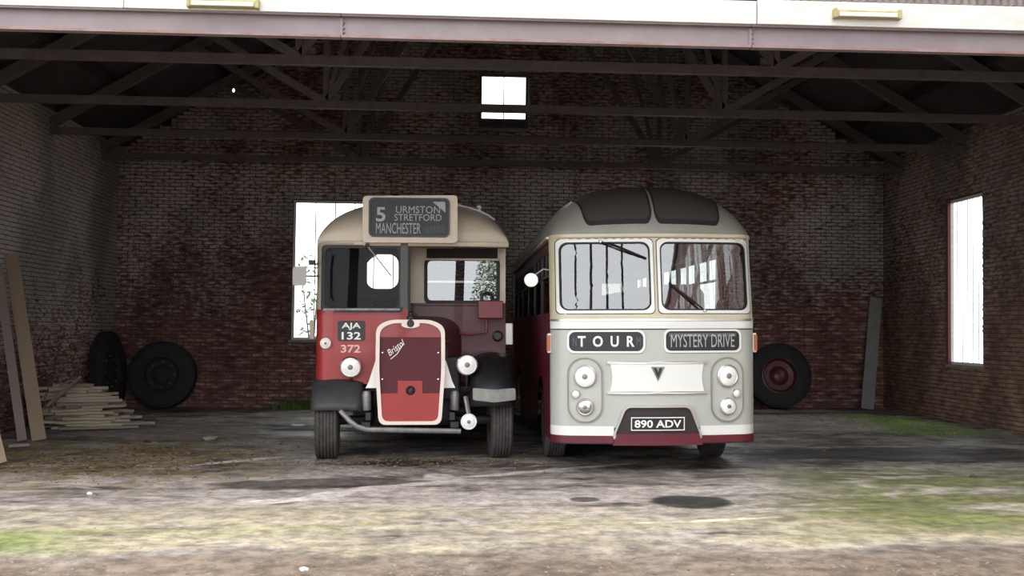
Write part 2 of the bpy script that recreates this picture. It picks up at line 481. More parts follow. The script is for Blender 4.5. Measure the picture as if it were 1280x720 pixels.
def dense(pts, d=.08):
    out = []
    for i, p in enumerate(pts):
        q = pts[(i + 1) % len(pts)]
        L = math.hypot(q[0] - p[0], q[1] - p[1]); k = max(1, int(L / d))
        out += [(p[0] + (q[0] - p[0]) * j / k, p[1] + (q[1] - p[1]) * j / k) for j in range(k)]
    return out
def grow(pts, g):
    """offset a convex outline outwards from its centre by about g on each axis"""
    cx = (min(p[0] for p in pts) + max(p[0] for p in pts)) / 2; cz = (min(p[1] for p in pts) + max(p[1] for p in pts)) / 2
    hx = max(p[0] for p in pts) - cx; hz = max(p[1] for p in pts) - cz
    return [(cx + (p[0] - cx) * (hx + g) / hx, cz + (p[1] - cz) * (hz + g) / hz) for p in pts]
def tag(o, label=None, cat=None, group=None, kind=None):
    if label: o['label'] = label
    if cat: o['category'] = cat
    if group: o['group'] = group
    if kind: o['kind'] = kind
    return o
def empty(name, loc=(0, 0, 0), rot=(0, 0, 0)):
    o = bpy.data.objects.new(name, None)
    o.location, o.rotation_euler = loc, rot
    o.empty_display_size = .2
    COL.objects.link(o)
    return o
def text(name, body, x0, x1, z0, z1, mp, material, parent, off=.01, shear=0, ang=0, bold=0):
    """lettering fitted into a rectangle of a mapped surface"""
    cu = bpy.data.curves.new(name, 'FONT')
    cu.body = body; cu.shear = shear; cu.resolution_u = 3; cu.offset = bold
    t = bpy.data.objects.new('tmp_text', cu); COL.objects.link(t)
    dg = bpy.context.evaluated_depsgraph_get(); dg.update()
    me = bpy.data.meshes.new_from_object(t.evaluated_get(dg))
    bpy.data.objects.remove(t)
    xs = [v.co.x for v in me.vertices]; ys = [v.co.y for v in me.vertices]
    ax, bx, ay, by = min(xs), max(xs), min(ys), max(ys)
    cx, cz = (x0 + x1) / 2, (z0 + z1) / 2
    ca, sa = math.cos(ang), math.sin(ang)
    for v in me.vertices:
        x = ((v.co.x - ax) / (bx - ax) - .5) * (x1 - x0); z = ((v.co.y - ay) / (by - ay) - .5) * (z1 - z0)
        v.co = mp(cx + x * ca - z * sa, cz + x * sa + z * ca, off)
    me.materials.clear(); me.materials.append(MATS[material])
    o = bpy.data.objects.new(name, me); COL.objects.link(o); o.parent = parent
    return o
def gz(x, y=0): return .0083 * x

# ------------------------------------------------------------------ the shed
XL, XR, XC = -7.12, 9.06, .97
YF, YB = 10.0, 22.7
EAVE, PITCH = 5.12, .58
def roof_z(x): return EAVE + PITCH * ((x - XL) if x < XC else (XR - x))
def gable_z(x): return roof_z(x) + .31

# ground: fine grid in front, coarse outside
def build_floor():
    xs = [-40, -25, -15] + [-10 + i * .25 for i in range(93)] + [18, 28, 45]
    ys = [-45, -30, -18, -10, -4, 0, 3] + [5 + i * .2 for i in range(91)] + [26, 32, 45]
    mb = MB(); rows = []
    for y in ys:
        row = []
        for x in xs:
            z = gz(max(-12, min(14, x)))
            n = noise.fractal(Vector((x * .7, y * .9, 3.3)), 1.0, 2.0, 4)
            amp = .02 if 6 < y < 13 else .012
            z += n * amp if -12 < x < 14 and 4 < y < 23.2 else 0
            if y < 8.3: z -= min(.06, (8.3 - y) * .06)
            row.append((x, y, z))
        rows.append(row)
    mb.grid(rows)
    tag(mb.build('floor', 'ground', smooth=180), 'muddy mossy concrete floor of the shed and yard', kind='structure')
build_floor()

HOLES_B = [(-3.50, -.95, 1.38, 4.30), (2.95, 5.50, 1.38, 4.30), (.36, 1.39, 5.90, 7.08)]
HOLES_R = [(18.30, 19.62, 1.11, 4.14)]
def wall_slab(x0, x1, holes, top, mk, t=.34, extra=()):
    """vertical strips between openings; mk(x, z, depth) -> point"""
    mb = MB()
    xs = sorted(set([x0, x1] + list(extra) + [h[0] for h in holes] + [h[1] for h in holes]))
    for a, b in zip(xs, xs[1:]):
        mid = (a + b) / 2
        hs = sorted([h for h in holes if h[0] < mid < h[1]], key=lambda h: h[2])
        z0 = -.25
        segs = []
        for h in hs: segs.append((z0, z0, h[2], h[2])); z0 = h[3]
        segs.append((z0, z0, top(a), top(b)))
        for za, zb, zc, zd in segs:
            pts = [(a, za), (b, zb), (b, zd), (a, zc)]
            mb.ringset([[mk(p[0], p[1], 0) for p in pts], [mk(p[0], p[1], t) for p in pts]])
    return mb
BW, BH, PX, PZ = .222, .064, .235, .075
def brickwork(wall, x0, x1, top, holes, mk, inward, material, chosen, label):
    """running-bond bricks standing proud of the mortar; the 300 plainest in view are parts, the rest one part"""
    rest = MB(); n_part = 0; proto = None
    fs = [(0, 1, 2, 3), (0, 4, 5, 1), (1, 5, 6, 2), (2, 6, 7, 3), (3, 7, 4, 0)]
    k = 0; z = -.03
    while z < top((x0 + x1) / 2) or z < EAVE + .3:
        off = (k % 2) * PX / 2
        x = x0 + off - PX
        while x < x1:
            a, b = max(x, x0), min(x + BW, x1)
            for h in holes:                               # cut bricks at the jambs of an opening
                if z < h[3] + .01 and z + BH > h[2] - .01:
                    if a < h[0] - .01 < b: b = h[0] - .012
                    elif a < h[1] + .01 < b: a = h[1] + .012
            c = (a + b) / 2
            if b - a > .03 and z + BH < top(a) - .02 and z + BH < top(b) - .02 and not any(a < h[1] + .01 and b > h[0] - .01 and z < h[3] + .01 and z + BH > h[2] - .01 for h in holes):
                pr = .012 + random.random() * .014
                rz = random.uniform(-.003, .003)
                whole = b - a > BW - .001
                if whole and n_part < 300 and chosen(c, z):
                    if proto is None:
                        proto = bpy.data.meshes.new('brick')
                        q = [(-BW / 2, 0), (BW / 2, 0), (BW / 2, BH), (-BW / 2, BH)]
                        o0 = mk(0, 0, 0)
                        proto.from_pydata([tuple(mk(p[0] + s, p[1] + t2, -.02) - o0) for p, s, t2 in zip(q, (.004, -.004, -.004, .004), (.004, .004, -.004, -.004))] + [tuple(mk(p[0], p[1], .004) - o0) for p in q], [], fs)
                        bm = bmesh.new(); bm.from_mesh(proto); bmesh.ops.recalc_face_normals(bm, faces=bm.faces); bm.to_mesh(proto); bm.free()
                        for f_ in proto.polygons:
                            pass
                        proto.materials.append(MATS[material])
                    o = bpy.data.objects.new('brick', proto)
                    o.location = mk(c, z + rz, .02 - pr)
                    o.parent = wall
                    COL.objects.link(o)
                    n_part += 1
                else:
                    q = [(a, z + rz), (b, z + rz), (b, z + rz + BH), (a, z + rz + BH)]
                    rest.add([mk(p[0] + s, p[1] + t2, -pr) for p, s, t2 in zip(q, (.004, -.004, -.004, .004), (.004, .004, -.004, -.004))] + [mk(p[0], p[1], .003) for p in q], fs)
            x += PX
        z += PZ; k += 1
    me = bpy.data.meshes.new('brickwork'); me.from_pydata(rest.v, [], rest.f); me.update()
    bm = bmesh.new(); bm.from_mesh(me); bmesh.ops.recalc_face_normals(bm, faces=bm.faces); bm.to_mesh(me); bm.free()
    me.materials.append(MATS[material])
    o = bpy.data.objects.new('brickwork', me); COL.objects.link(o); o.parent = wall
    tag(o, kind='stuff')

mkB = lambda x, z, d: Vector((x, YB + d, z))
mkR = lambda y, z, d: Vector((XR + d, y, z))
mkL = lambda y, z, d: Vector((XL - d, y, z))
wb_ = tag(wall_slab(XL - .3, XR + .3, HOLES_B, gable_z, mkB, extra=(XC,)).build('wall_back', 'mortar', smooth=0), 'sooty red brick gable wall at the back of the shed', kind='structure')
brickwork(wb_, XL + .01, XR - .01, gable_z, HOLES_B, mkB, 1, 'brick_back', lambda x, z: -6.5 < x < -3.65 and 2.0 < z < 4.2, '')
wr_ = tag(wall_slab(YF + .14, YB, HOLES_R, lambda y: EAVE + .3, mkR, t=.10).build('wall_right', 'mortar', smooth=0), 'brown brick side wall with a tall bright window', kind='structure')
brickwork(wr_, YF + .15, YB - .03, lambda y: EAVE + .28, HOLES_R, mkR, 1, 'brick_right', lambda y, z: 16.3 < y < 18.25 and .3 < z < 3.4, '')
wl_ = tag(wall_slab(YF + .14, YB, [], lambda y: EAVE + .3, mkL).build('wall_left', 'mortar', smooth=0), 'grimy pale grey brick side wall behind the planks', kind='structure')
brickwork(wl_, YF + .15, YB - .03, lambda y: EAVE + .28, [], mkL, 1, 'brick_left', lambda y, z: 17.5 < y < 20.6 and 1.4 < z < 3.6, '')

# roof: corrugated sheeting on purlins
def corr(x0, z0, x1, z1, y0, y1, pitch=.146, amp=.022):
    mb = MB(); n = int((y1 - y0) / pitch * 6)
    nx, nz_ = (z1 - z0), -(x1 - x0); L = math.hypot(nx, nz_); nx, nz_ = nx / L, nz_ / L
    A, B = [], []
    for i in range(n + 1):
        y = y0 + (y1 - y0) * i / n; a = amp * math.sin(2 * PI * y / pitch)
        A.append((x0 + nx * a, y, z0 + nz_ * a)); B.append((x1 + nx * a, y, z1 + nz_ * a))
    mb.grid([A, B]); return mb
ceil_ = tag(corr(XL - .5, roof_z(XL - .5) + .3, XC, roof_z(XC) + .3, YF - .35, YB + .3).build('ceiling', 'roof_dark', smooth=60, thick=.01), 'dark corrugated sheet roof over the trusses', kind='structure')
r2 = corr(XC, roof_z(XC) + .3, XR + .5, roof_z(XR + .5) + .3, YF - .35, YB + .3).build('roof_slope', 'roof_dark', ceil_, smooth=60, thick=.01)
for side in (-1, 1):
    for k in range(6):
        t = (k + .25) / 6
        x = XC + side * t * (XR - XC)
        mb = MB().bb(x - .05, x + .05, YF - .2, YB, roof_z(x) + .10, roof_z(x) + .26)
        mb.build('purlin', 'timber_dark', ceil_, smooth=0)

# trusses
def truss(Y, label):
    t = tag(empty('roof_truss', (XC, Y, EAVE - .10)), label, 'truss', 'roof trusses across the shed')
    hw = XR - XC - .02
    def mem(name, a, b, w, h): return MB().bar((a[0], 0, a[1]), (b[0], 0, b[1]), w, h).build(name, 'steel_dark', t, smooth=0)
    mem('tie_beam', (-hw, -.03), (hw, -.03), .10, .115)
    H = PITCH * hw
    for s in (-1, 1):
        rz = lambda x: H - PITCH * abs(x) + .1
        mem('rafter', (s * hw, .10), (0, H + .1), .12, .17)
        n = (s * 3.02, 0)
        mem('post', n, (s * 3.02, rz(3.02)), .08, .08)
        mem('strut', n, (s * 5.65, rz(5.65)), .09, .11)
        mem('strut', n, (s * .15, H - .1), .08, .10)
        mem('strut', n, (s * 1.95, rz(1.95)), .05, .07)
        gp = MB().box((s * 3.02, -.005, .03), (.42, .03, .22)); gp.build('gusset_plate', 'steel_dark', t, smooth=0, bevel=.01)
    return t
truss(10.75, 'dark steel roof truss directly behind the front girder')
truss(13.5, 'dark steel roof truss above the noses of the two buses')
truss(16.2, 'dark steel roof truss over the middle of the bus roofs')
truss(18.9, 'dark steel roof truss second from the brick gable wall')
truss(21.6, 'dark steel roof truss close to the brick gable wall')

# front girder, fascia, cladding
gird = tag(empty('front_girder', (XC, YF, 4.34)), 'mauve painted steel girder spanning the shed mouth', 'girder')
gx = [-9.0, P(427, 40, YF).x, P(937, 50, YF).x, 10.9]
for a, b in zip(gx, gx[1:]):
    mb = MB()
    mb.bb(a + .004 - XC, b - .004 - XC, -.012, .012, .02, .20)
    mb.bb(a + .004 - XC, b - .004 - XC, -.07, .02, 0, .02)
    mb.bb(a + .004 - XC, b - .004 - XC, -.07, .02, .20, .215)
    mb.build('girder_length', 'steel_mauve', gird, smooth=0)
    MB().bb(a + .004 - XC, b - .004 - XC, -.078, -.0705, -.002, .022).build('flange_edge', 'steel_rust', gird, smooth=0)
for x in gx[1:3]:
    pl = MB().bb(x - .012 - XC, x + .012 - XC, -.03, -.0125, .03, .19).build('splice_plate', 'steel_mauve', gird, smooth=0)
    for z in (.06, .10, .15): MB().lathe([(.012, 0), (.012, .012), (.006, .018)], (x - XC + .02, -.0125, z), (0, -1, 0), 8).build('bolt', 'steel_rust', gird)
wf = tag(MB().bb(XL - 1.8, XR + 1.8, YF + .03, YF + .10, 4.50, 5.2).build('wall_front', 'timber_dark', smooth=0), 'boarding above the front girder of the shed', kind='structure')
gm = MB()
pts = [(XL - .4, 5.2), (XR + .4, 5.2), (XC, roof_z(XC) + .25)]
gm.ringset([[(p[0], YF + .03, p[1]) for p in pts], [(p[0], YF + .10, p[1]) for p in pts]])
gm.build('gable_boarding', 'timber_dark', wf, smooth=0)
fx = [-9.0, -3.1, P(943, 10, YF).x, 10.9]
for i, (a, b) in enumerate(zip(fx, fx[1:])):
    dz = .012 * (i - 1)
    MB().bb(a + .004, b - .004, YF - .085 - .008 * i, YF + .028, 4.556, 4.775 + dz).build('fascia_board', 'fascia_white', wf, smooth=0, bevel=.006)
def sheet(x0, x1):
    mb = MB(); n = int((x1 - x0) / .076 * 6); A, B = [], []
    for i in range(n + 1):
        x = x0 + (x1 - x0) * i / n; a = .012 * math.sin(2 * PI * x / .076)
        A.append((x, YF - .055 + a, 4.80)); B.append((x, YF - .055 + a, 5.6))
    mb.grid([A, B]); return mb
x = -8.9; k = 0
while x < 10.5:
    o = sheet(x, x + .92).build('cladding_sheet', 'cladding', wf, smooth=60, thick=.004)
    o.location.y = -.006 * (k % 2)
    x += .9; k += 1
def fitting(px0, px1, py, dy, label):
    a = P(px0, py, YF - .1); b = P(px1, py, YF - .1)
    w = b.x - a.x
    t = tag(empty('light_fitting', ((a.x + b.x) / 2, YF - dy, a.z)), label, 'light fitting')
    MB().bb(-w / 2, w / 2, -.07, 0, -.035, .035).build('casing', 'fitting_yellow', t, smooth=0, bevel=.012)
    MB().bb(-w / 2 + .03, w / 2 - .03, -.085, -.07, -.03, .012).build('diffuser', 'fascia_white', t, smooth=0, bevel=.006)
    for s in (-1, 1): MB().bb(s * w / 2 - .015, s * w / 2 + .015, -.075, 0, -.04, .05).build('end_cap', 'fitting_yellow', t, smooth=0, bevel=.006)
    return t
fitting(237, 323, 5, .092, 'yellowed oblong casing on the fascia, at the end without corrugated sheeting in view')
fitting(1042, 1122, 19, .100, 'yellowed oblong casing on the fascia below the corrugated sheeting')

# windows
def window(name, h, mk, nb, label, rails=(), fm='fascia_white', fd=.12, bw=.010, blind=False):
    t = tag(empty(name, mk((h[0] + h[1]) / 2, h[2], 0)), label, kind='structure')
    o0 = mk((h[0] + h[1]) / 2, h[2], 0)
    q = lambda x, z, d: mk(x, z, d) - o0
    def slab(x0, x1, z0, z1, d0, d1, nm, mt):
        mb = MB(); pts = [(x0, z0), (x1, z0), (x1, z1), (x0, z1)]
        mb.ringset([[q(p[0], p[1], d0) for p in pts], [q(p[0], p[1], d1) for p in pts]])
        return mb.build(nm, mt, t, smooth=0)
    w = .05
    for x0, x1, z0, z1 in ((h[0], h[0] + w, h[2], h[3]), (h[1] - w, h[1], h[2], h[3]), (h[0] + w, h[1] - w, h[3] - w, h[3]), (h[0] + w, h[1] - w, h[2], h[2] + w)):
        slab(x0, x1, z0, z1, fd, fd + .06, 'frame', fm)
    xs = [h[0] + w + (h[1] - h[0] - 2 * w) * i / nb for i in range(nb + 1)]
    for x in xs[1:-1]: slab(x - bw, x + bw, h[2] + w, h[3] - w, fd + .02, fd + .02 + 2 * bw, 'glazing_bar', fm)
    zs = [h[2] + w] + [h[2] + (h[3] - h[2]) * r for r in rails] + [h[3] - w]
    for z in zs[1:-1]: slab(h[0] + w, h[1] - w, z - .03, z + .03, fd + .005, fd + .055, 'rail', fm)
    for a, b in zip(xs, xs[1:]):
        for c, d in zip(zs, zs[1:]):
            slab(a, b, c, d, fd + .028, fd + .032, 'pane', 'plaster' if blind and c == zs[0] else 'glass_window')
    slab(h[0] - .05, h[1] + .05, h[2] - .05, h[2], -.04, fd, 'sill', 'board_white')
    return t
glass_mat('glass_window', '#fbfdfc', 1.3)
window('window_1', HOLES_B[0], mkB, 6, 'tall white-barred window in the back wall behind the red bus', fd=.03)
window('window_2', HOLES_B[1], mkB, 6, 'tall white-barred window in the back wall behind the silver coach', fd=.03)
window('window_3', HOLES_B[2], mkB, 2, 'small square window high in the brick gable', rails=(.17,), fm='steel_dark', blind=True)
window('window_4', HOLES_R[0], mkR, 6, 'tall bright window in the brown side wall', fd=.02, bw=.006)
# maroon timber lining at the far reveal of the side window
MB().bb(XR - .035, XR + .02, HOLES_R[0][1] - .05, HOLES_R[0][1] + .05, 1.06, 4.18).build('trim_1', 'coach_maroon', smooth=0)['kind'] = 'structure'

# ------------------------------------------------------------------ vehicle helpers
def frame_of(o):
    return Matrix.LocRotScale(o.location, o.rotation_euler, None)
def locals_of(o):
    inv = frame_of(o).inverted(); i3 = inv.to_3x3()
    c = inv @ Vector((0, 0, CAM_H))
    def L(px, py, y):
        d = i3 @ (FW + RT * ((px - 640) / FPX) - UP * ((py - 360) / FPX))
        return c + d * ((y - c.y) / d.y)
    return L
def plane_y(y): return lambda x, z, off=0: Vector((x, y - off, z))
def lamp(parent, name, c, r, ax=(0, -1, 0), deep=.08, rim='chrome', lens='lamp_reflector', bulb=True, body='dark_metal'):
    c, ax = Vector(c), Vector(ax).normalized()
    h = MB().lathe([(r * .3, -deep), (r * .75, -deep * .75), (r * .96, -deep * .25), (r, 0), (r * 1.0, .012), (r * .9, .02), (r * .84, .012)], c, ax, 28).build(name, rim, parent)
    l = MB().lathe([(r * .85, .010), (r * .7, .022), (r * .4, .032), (.001, .035)], c, ax, 28, cap=False).build('lens', lens, h)
    if bulb: MB().lathe([(r * .26, .026), (r * .22, .045), (r * .08, .05)], c, ax, 14).build('bulb_cap', 'grey_metal', h)
    return h
def wheel(parent, x, y, z, r, w, side, yaw=0, rim='dark_metal', tyre='rubber_dusty'):
    rot = Matrix.Rotation(yaw, 3, 'Z')
    ax = rot @ Vector((side, 0, 0))
    c = Vector((x, y, z))
    pr = [(r * .56, -w * .42), (r * .62, -w * .5), (r * .86, -w * .5), (r * .96, -w * .44)]
    for k in range(6):                                   # circumferential tread ribs
        t0 = -w * .42 + k * w * .84 / 6; t1 = t0 + w * .84 / 6
        pr += [(r, t0 + .006), (r, t1 - .008), (r * .975, t1 - .004), (r * .975, t1 + .002)]
    pr += [(r * .96, w * .44), (r * .86, w * .5), (r * .62, w * .5), (r * .56, w * .42)]
    t = MB().lathe(pr + [pr[0]], c, ax, 40, cap=False).build('tyre', tyre, parent, smooth=50)
    h = MB().lathe([(r * .57, -w * .35), (r * .57, w * .40), (r * .53, w * .42), (r * .46, w * .20), (r * .30, w * .16), (r * .24, w * .36), (r * .20, w * .44), (.001, w * .45)], c, ax, 28).build('hub', rim, t)
    u = Vector((0, 0, 1)); v = ax.cross(u)
    for k in range(8):
        a = k * PI / 4
        MB().lathe([(.014, 0), (.014, .03), (.008, .035)], c + ax * w * .18 + (u * math.cos(a) + v * math.sin(a)) * r * .38, ax, 6).build('wheel_nut', 'grey_metal', t)
    return t
def hole_grid(mb, us, vs_, holes, fn):
    for a, b in zip(us, us[1:]):
        for c, d in zip(vs_, vs_[1:]):
            mu, mv = (a + b) / 2, (c + d) / 2
            if any(h[0] < mu < h[1] and h[2] < mv < h[3] for h in holes): continue
            mb.add([fn(a, c), fn(b, c), fn(b, d), fn(a, d)], [(0, 1, 2, 3)])
    return mb
def lines(a, b, n, *extra):
    return sorted(set([round(a + (b - a) * i / n, 5) for i in range(n + 1)] + [round(e, 5) for e in extra]))
def seat(parent, x, y, z, material='seat_red', w=.86):
    mb = MB()
    prof = [(-w / 2, 0), (w / 2, 0), (w / 2, .70), (w / 2 - .10, .82), (-w / 2 + .10, .82), (-w / 2, .70)]
    lean = lambda p, o: Vector((x + p[0], y + .35 + p[1] * .16 + o, z + .42 + p[1]))
    mb.ringset([[lean(p, 0) for p in prof], [lean(p, .11) for p in prof]])
    s = mb.build('seat', material, parent, smooth=0, bevel=.03)
    MB().bb(x - w / 2, x + w / 2, y - .06, y + .38, z + .30, z + .44).build('cushion', material, s, smooth=0, bevel=.03)
    MB().bb(x - w / 2 + .1, x - w / 2 + .14, y, y + .3, z, z + .31).build('seat_leg', 'grey_metal', s, smooth=0)
    MB().bb(x + w / 2 - .14, x + w / 2 - .10, y, y + .3, z, z + .31).build('seat_leg', 'grey_metal', s, smooth=0)
    return s
def steering(parent, c, r, tilt):
    rot = Matrix.Rotation(tilt, 3, 'X')
    pts = [Vector(c) + rot @ Vector((r * math.cos(a), r * math.sin(a), 0)) for a in [2 * PI * i / 28 for i in range(29)]]
    s = MB().tube(pts, .016, 8).build('steering_wheel', 'black_paint', parent)
    for k in range(3):
        a = PI / 2 + k * 2 * PI / 3
        MB().tube([Vector(c), Vector(c) + rot @ Vector((r * math.cos(a), r * math.sin(a), 0))], .01, 6).build('spoke', 'black_paint', s)
    MB().tube([Vector(c), Vector(c) + rot @ Vector((0, 0, -.9))], .025, 8).build('column', 'black_paint', s)
    return s

# ------------------------------------------------------------------ silver coach
def build_coach():
    o = P(821, 592, 12.42)
    root = empty('coach', (o.x, 12.33, gz(o.x)), (0, -.0083 - .006, 0))
    tag(root, 'silver and cream vintage coach with a split windscreen and roof lights', 'coach')
    Lp = locals_of(root)
    W, LEN = 1.205, 8.9
    def F(x, z):
        a = min(abs(x) / W, 1.0)
        y = .17 * a ** 1.7
        r = .20; d = abs(x) - (W - r)
        if d > 0: y += r - math.sqrt(max(r * r - d * d, 0))
        if z > 1.76: y += (z - 1.76) * .16
        elif z < .8: y += (.8 - z) * .06
        return y
    mp = lambda x, z, off=0: Vector((x, F(x, z) - off, z))
    def S(px, py):
        y = .1
        for _ in range(6):
            p = Lp(px, py, y); y = F(max(-W, min(W, p.x)), p.z)
        return p.x, p.z
    YE = lambda z: F(W, z)
    corner = [W - .20 + .20 * math.sin(k * PI / 2 / 7) for k in range(8)]
    xs0 = sorted(set([round(v, 5) for v in [-c for c in corner] + corner] + lines(-1.0, 1.0, 20)))
    z_sk, z_rd, z_wh, z_bl, z_bt, z_cor = .36, .445, .555, 1.675, 1.775, 2.755
    def front(name, material, za, zb, off=0, n=6, x0=-W, x1=W):
        mb = MB(); xs = [x for x in xs0 if x0 < x < x1] + [x0, x1]; xs.sort()
        mb.grid([[mp(x, z, off) for x in xs] for z in lines(za, zb, n)])
        return mb.build(name, material, root, smooth=40)
    # lower front, sides with wheel arches, rear
    front('front_panel', 'coach_silver', z_wh - .02, z_bl, 0, 8)
    aw = (1.85, 6.9)
    for s in (-1, 1):
        mb = MB(); A, B = [], []
        ys = lines(0, 1, 120)
        ye = YE(1.0)
        for t in ys:
            y = ye + (LEN - ye) * t; zb = z_sk
            for yw in aw:
                if abs(y - yw) < .60: zb = max(zb, .46 + math.sqrt(.36 - (y - yw) ** 2))
            A.append((s * W, y, zb)); B.append((s * W, y, z_bl))
        mb.grid([A, B]); mb.build('side_panel', 'coach_maroon', root, smooth=0)
        MB().grid([[(s * (W + .004), YE(1.7), z) for z in (z_bl, z_bt)], [(s * (W + .004), LEN, z) for z in (z_bl, z_bt)]]).build('side_band', 'coach_maroon', root, smooth=0)
        # window band
        wins = [(YE(2) + .12 + k * 1.36, YE(2) + .12 + k * 1.36 + 1.22, 1.86, 2.60) for k in range(6)]
        us = sorted(set([YE(2.2), LEN] + [v for h in wins for v in h[:2]])); vz = [z_bt, 1.86, 2.60, z_cor]
        hole_grid(MB(), us, vz, wins, lambda y, z: Vector((s * (W - (z - z_bt) * .03), y + (z - 2.2) * .16 * max(0, 1 - (y - .5)), z))).build('window_wall', 'coach_maroon', root, smooth=0)
        for h in wins:
            g = MB().add([(s * (W - .02), h[0], h[2]), (s * (W - .02), h[1], h[2]), (s * (W - .035), h[1], h[3]), (s * (W - .035), h[0], h[3])], [(0, 1, 2, 3)]).build('side_window', 'glass_dim', root, smooth=0)
            fr = MB()
            for y0, y1, za, zb in ((h[0], h[1], 2.30, 2.33), (h[0], h[0] + .03, h[2], h[3]), (h[1] - .03, h[1], h[2], h[3]), ((h[0] + h[1]) / 2 - .015, (h[0] + h[1]) / 2 + .015, 2.33, h[3])):
                fr.bb(s * (W - .045), s * (W - .01), y0, y1, za, zb)
            fr.build('window_rail', 'dark_metal', g, smooth=0)
    rear = MB(); hole_grid(rear, [-W, -.95, -.05, .05, .95, W], [z_sk, 1.9, 2.55, z_cor], [(-.95, -.05, 1.9, 2.55), (.05, .95, 1.9, 2.55)], lambda x, z: Vector((x, LEN, z)))
    rear.build('rear_panel', 'coach_silver', root, smooth=0)
    for s in (-1, 1): MB().bb(min(s * .05, s * .95), max(s * .05, s * .95), LEN - .02, LEN - .015, 1.9, 2.55).build('rear_window', 'glass_dim', root, smooth=0)
    # bands
    front('waist_band', 'coach_white', z_bl, z_bt, .012, 3)
    front('waist_moulding', 'chrome_dull', z_bt - .012, z_bt + .012, .022, 2)
    front('waist_moulding', 'seal', z_bl - .012, z_bl - .002, .008, 1)
    # cream windscreen surround
    ws = []
    for (pa, pb) in (((694, 391), (811, 303)), ((821, 388), (934, 301))):
        x0, z0 = S(*pa); x1, z1 = S(*pb); ws.append((x0, min(x1, W - .09), z0, z1))
    za = (ws[0][2] + ws[1][2]) / 2; zb = (ws[0][3] + ws[1][3]) / 2
    xo = (abs(ws[0][0]) + ws[1][1]) / 2; xi = (abs(ws[0][1]) + ws[1][0]) / 2
    xo = min(xo, W - .085); xi = max(.045, xi)
    holes = [(-xo, -xi, za, zb), (xi, xo, za, zb)]
    mb = MB(); hole_grid(mb, sorted(set(xs0 + [-xo, -xi, xi, xo])), lines(z_bt, z_cor, 6, za, zb), holes, lambda x, z: mp(x, z))
    mb.build('windscreen_surround', 'coach_cream', root, smooth=40)
    for h in holes:
        outer = rrect(h[0] - .022, h[1] + .022, h[2] - .022, h[3] + .022, .055, 6)
        inner = rrect(h[0] + .012, h[1] - .012, h[2] + .012, h[3] - .012, .10, 6)
        inner2 = rrect(h[0] + .03, h[1] - .03, h[2] + .03, h[3] - .03, .09, 6)
        def sub(pts):                                     # keep long edges on the curved front
            out = []
            for i, p in enumerate(pts):
                q = pts[(i + 1) % len(pts)]; k = 10 if i % 7 == 6 else 1
                out += [(p[0] + (q[0] - p[0]) * j / k, p[1] + (q[1] - p[1]) * j / k) for j in range(k)]
            return out
        g = MB().patch(sub(inner), mp, -.012, 6).build('windscreen', 'glass', root, smooth=60)
        MB().ring(sub(outer), sub(inner), mp, .012, .03).build('windscreen_frame', 'coach_white' , g, smooth=30)
        MB().ring(sub(grow(outer, .008)), sub(outer), mp, .006, .012).build('seal', 'seal', g, smooth=30)
        MB().ring(sub(inner), sub(inner2), mp, .004, .02).build('seal', 'seal', g, smooth=30)
    # cornice
    co = front('cornice', 'coach_cream', z_cor - .012, z_cor + .028, .035, 3)
    front('cornice_groove', 'coach_cream', z_cor - .06, z_cor - .012, .006, 1)
    for s in (-1, 1): MB().bb(s * W - .03, s * W + .02, YE(2.7), LEN, z_cor - .01, z_cor + .02).build('gutter', 'coach_cream', root, smooth=0)
    # domed roof
    H, DL = .66, 1.05
    def roof(x, t, off=0):
        t = max(0, min(t, 1))
        a = min(abs(x) / (W - .0), 1)
        hx = (1 - a ** 2.7) ** (1 / 2.0)
        y0 = F(x, z_cor); y = y0 + t * DL
        hy = (1 - (1 - min(t, 1)) ** 2.3) ** (1 / 1.9)
        return Vector((x, y - off * (1 - t) * .8, z_cor + .02 + (H * hy + off * .7) * hx))
    xs = sorted(set([round(W * math.sin(k / 18 * PI / 2), 5) for k in range(-18, 19)]))
    ts = [1 - math.cos(k / 16 * PI / 2) for k in range(17)]
    mb = MB(); rows = [[roof(x, t) for x in xs] for t in ts]
    rows.append([Vector((x, LEN, roof(x, 1).z)) for x in xs])
    mb.grid(rows); mb.build('roof', 'coach_roof', root, smooth=60)
    mb = MB(); mb.grid([[Vector((x, LEN, z_cor)) for x in xs], rows[-1]]); mb.build('rear_dome', 'coach_roof', root, smooth=60)
    def rmap(x, v, off=0): return roof(x, v, off)
    def RS(px, py):                                       # (x, t) on the dome under a pixel
        best = None
        for k in range(120):
            t = k / 119 * .8
            for j in range(0, 61):
                x = -1.0 + j / 30
                q = frame_of(root) @ roof(x, t)
                v = q - Vector((0, 0, CAM_H)); D = v.dot(FW)
                e = (640 + FPX * v.dot(RT) / D - px) ** 2 + (360 - FPX * v.dot(UP) / D - py) ** 2
                if best is None or e < best[0]: best = (e, x, t)
        return best[1], best[2]
    lo = (RS(740, 277)[1] + RS(880, 277)[1]) / 2
    for s in (-1, 1):
        x0, x1 = .035, .79
        ol = dense(rpoly([(s * x0, .66), (s * x0, lo), (s * x1, lo), (s * (x1 + .09), .66)], .07, 5), .04)
        g = MB().patch(ol, rmap, .006, 8).build('roof_window', 'glass_dark_roof', root, smooth=60)
        MB().ring(grow(ol, .018), ol, rmap, .012, .02).build('roof_window_seal', 'seal', g, smooth=40)
    # white strips, maroon skirt, number plate recess
    front('valance_strip', 'coach_white', z_rd, z_wh, .010, 3, -W, -.50)
    front('valance_strip', 'coach_white', z_rd, z_wh, .010, 3, .50, W)
    front('skirt', 'coach_maroon', z_sk, z_rd, .016, 3)
    front('skirt_edge', 'seal', z_sk - .012, z_sk + .004, .010, 1)
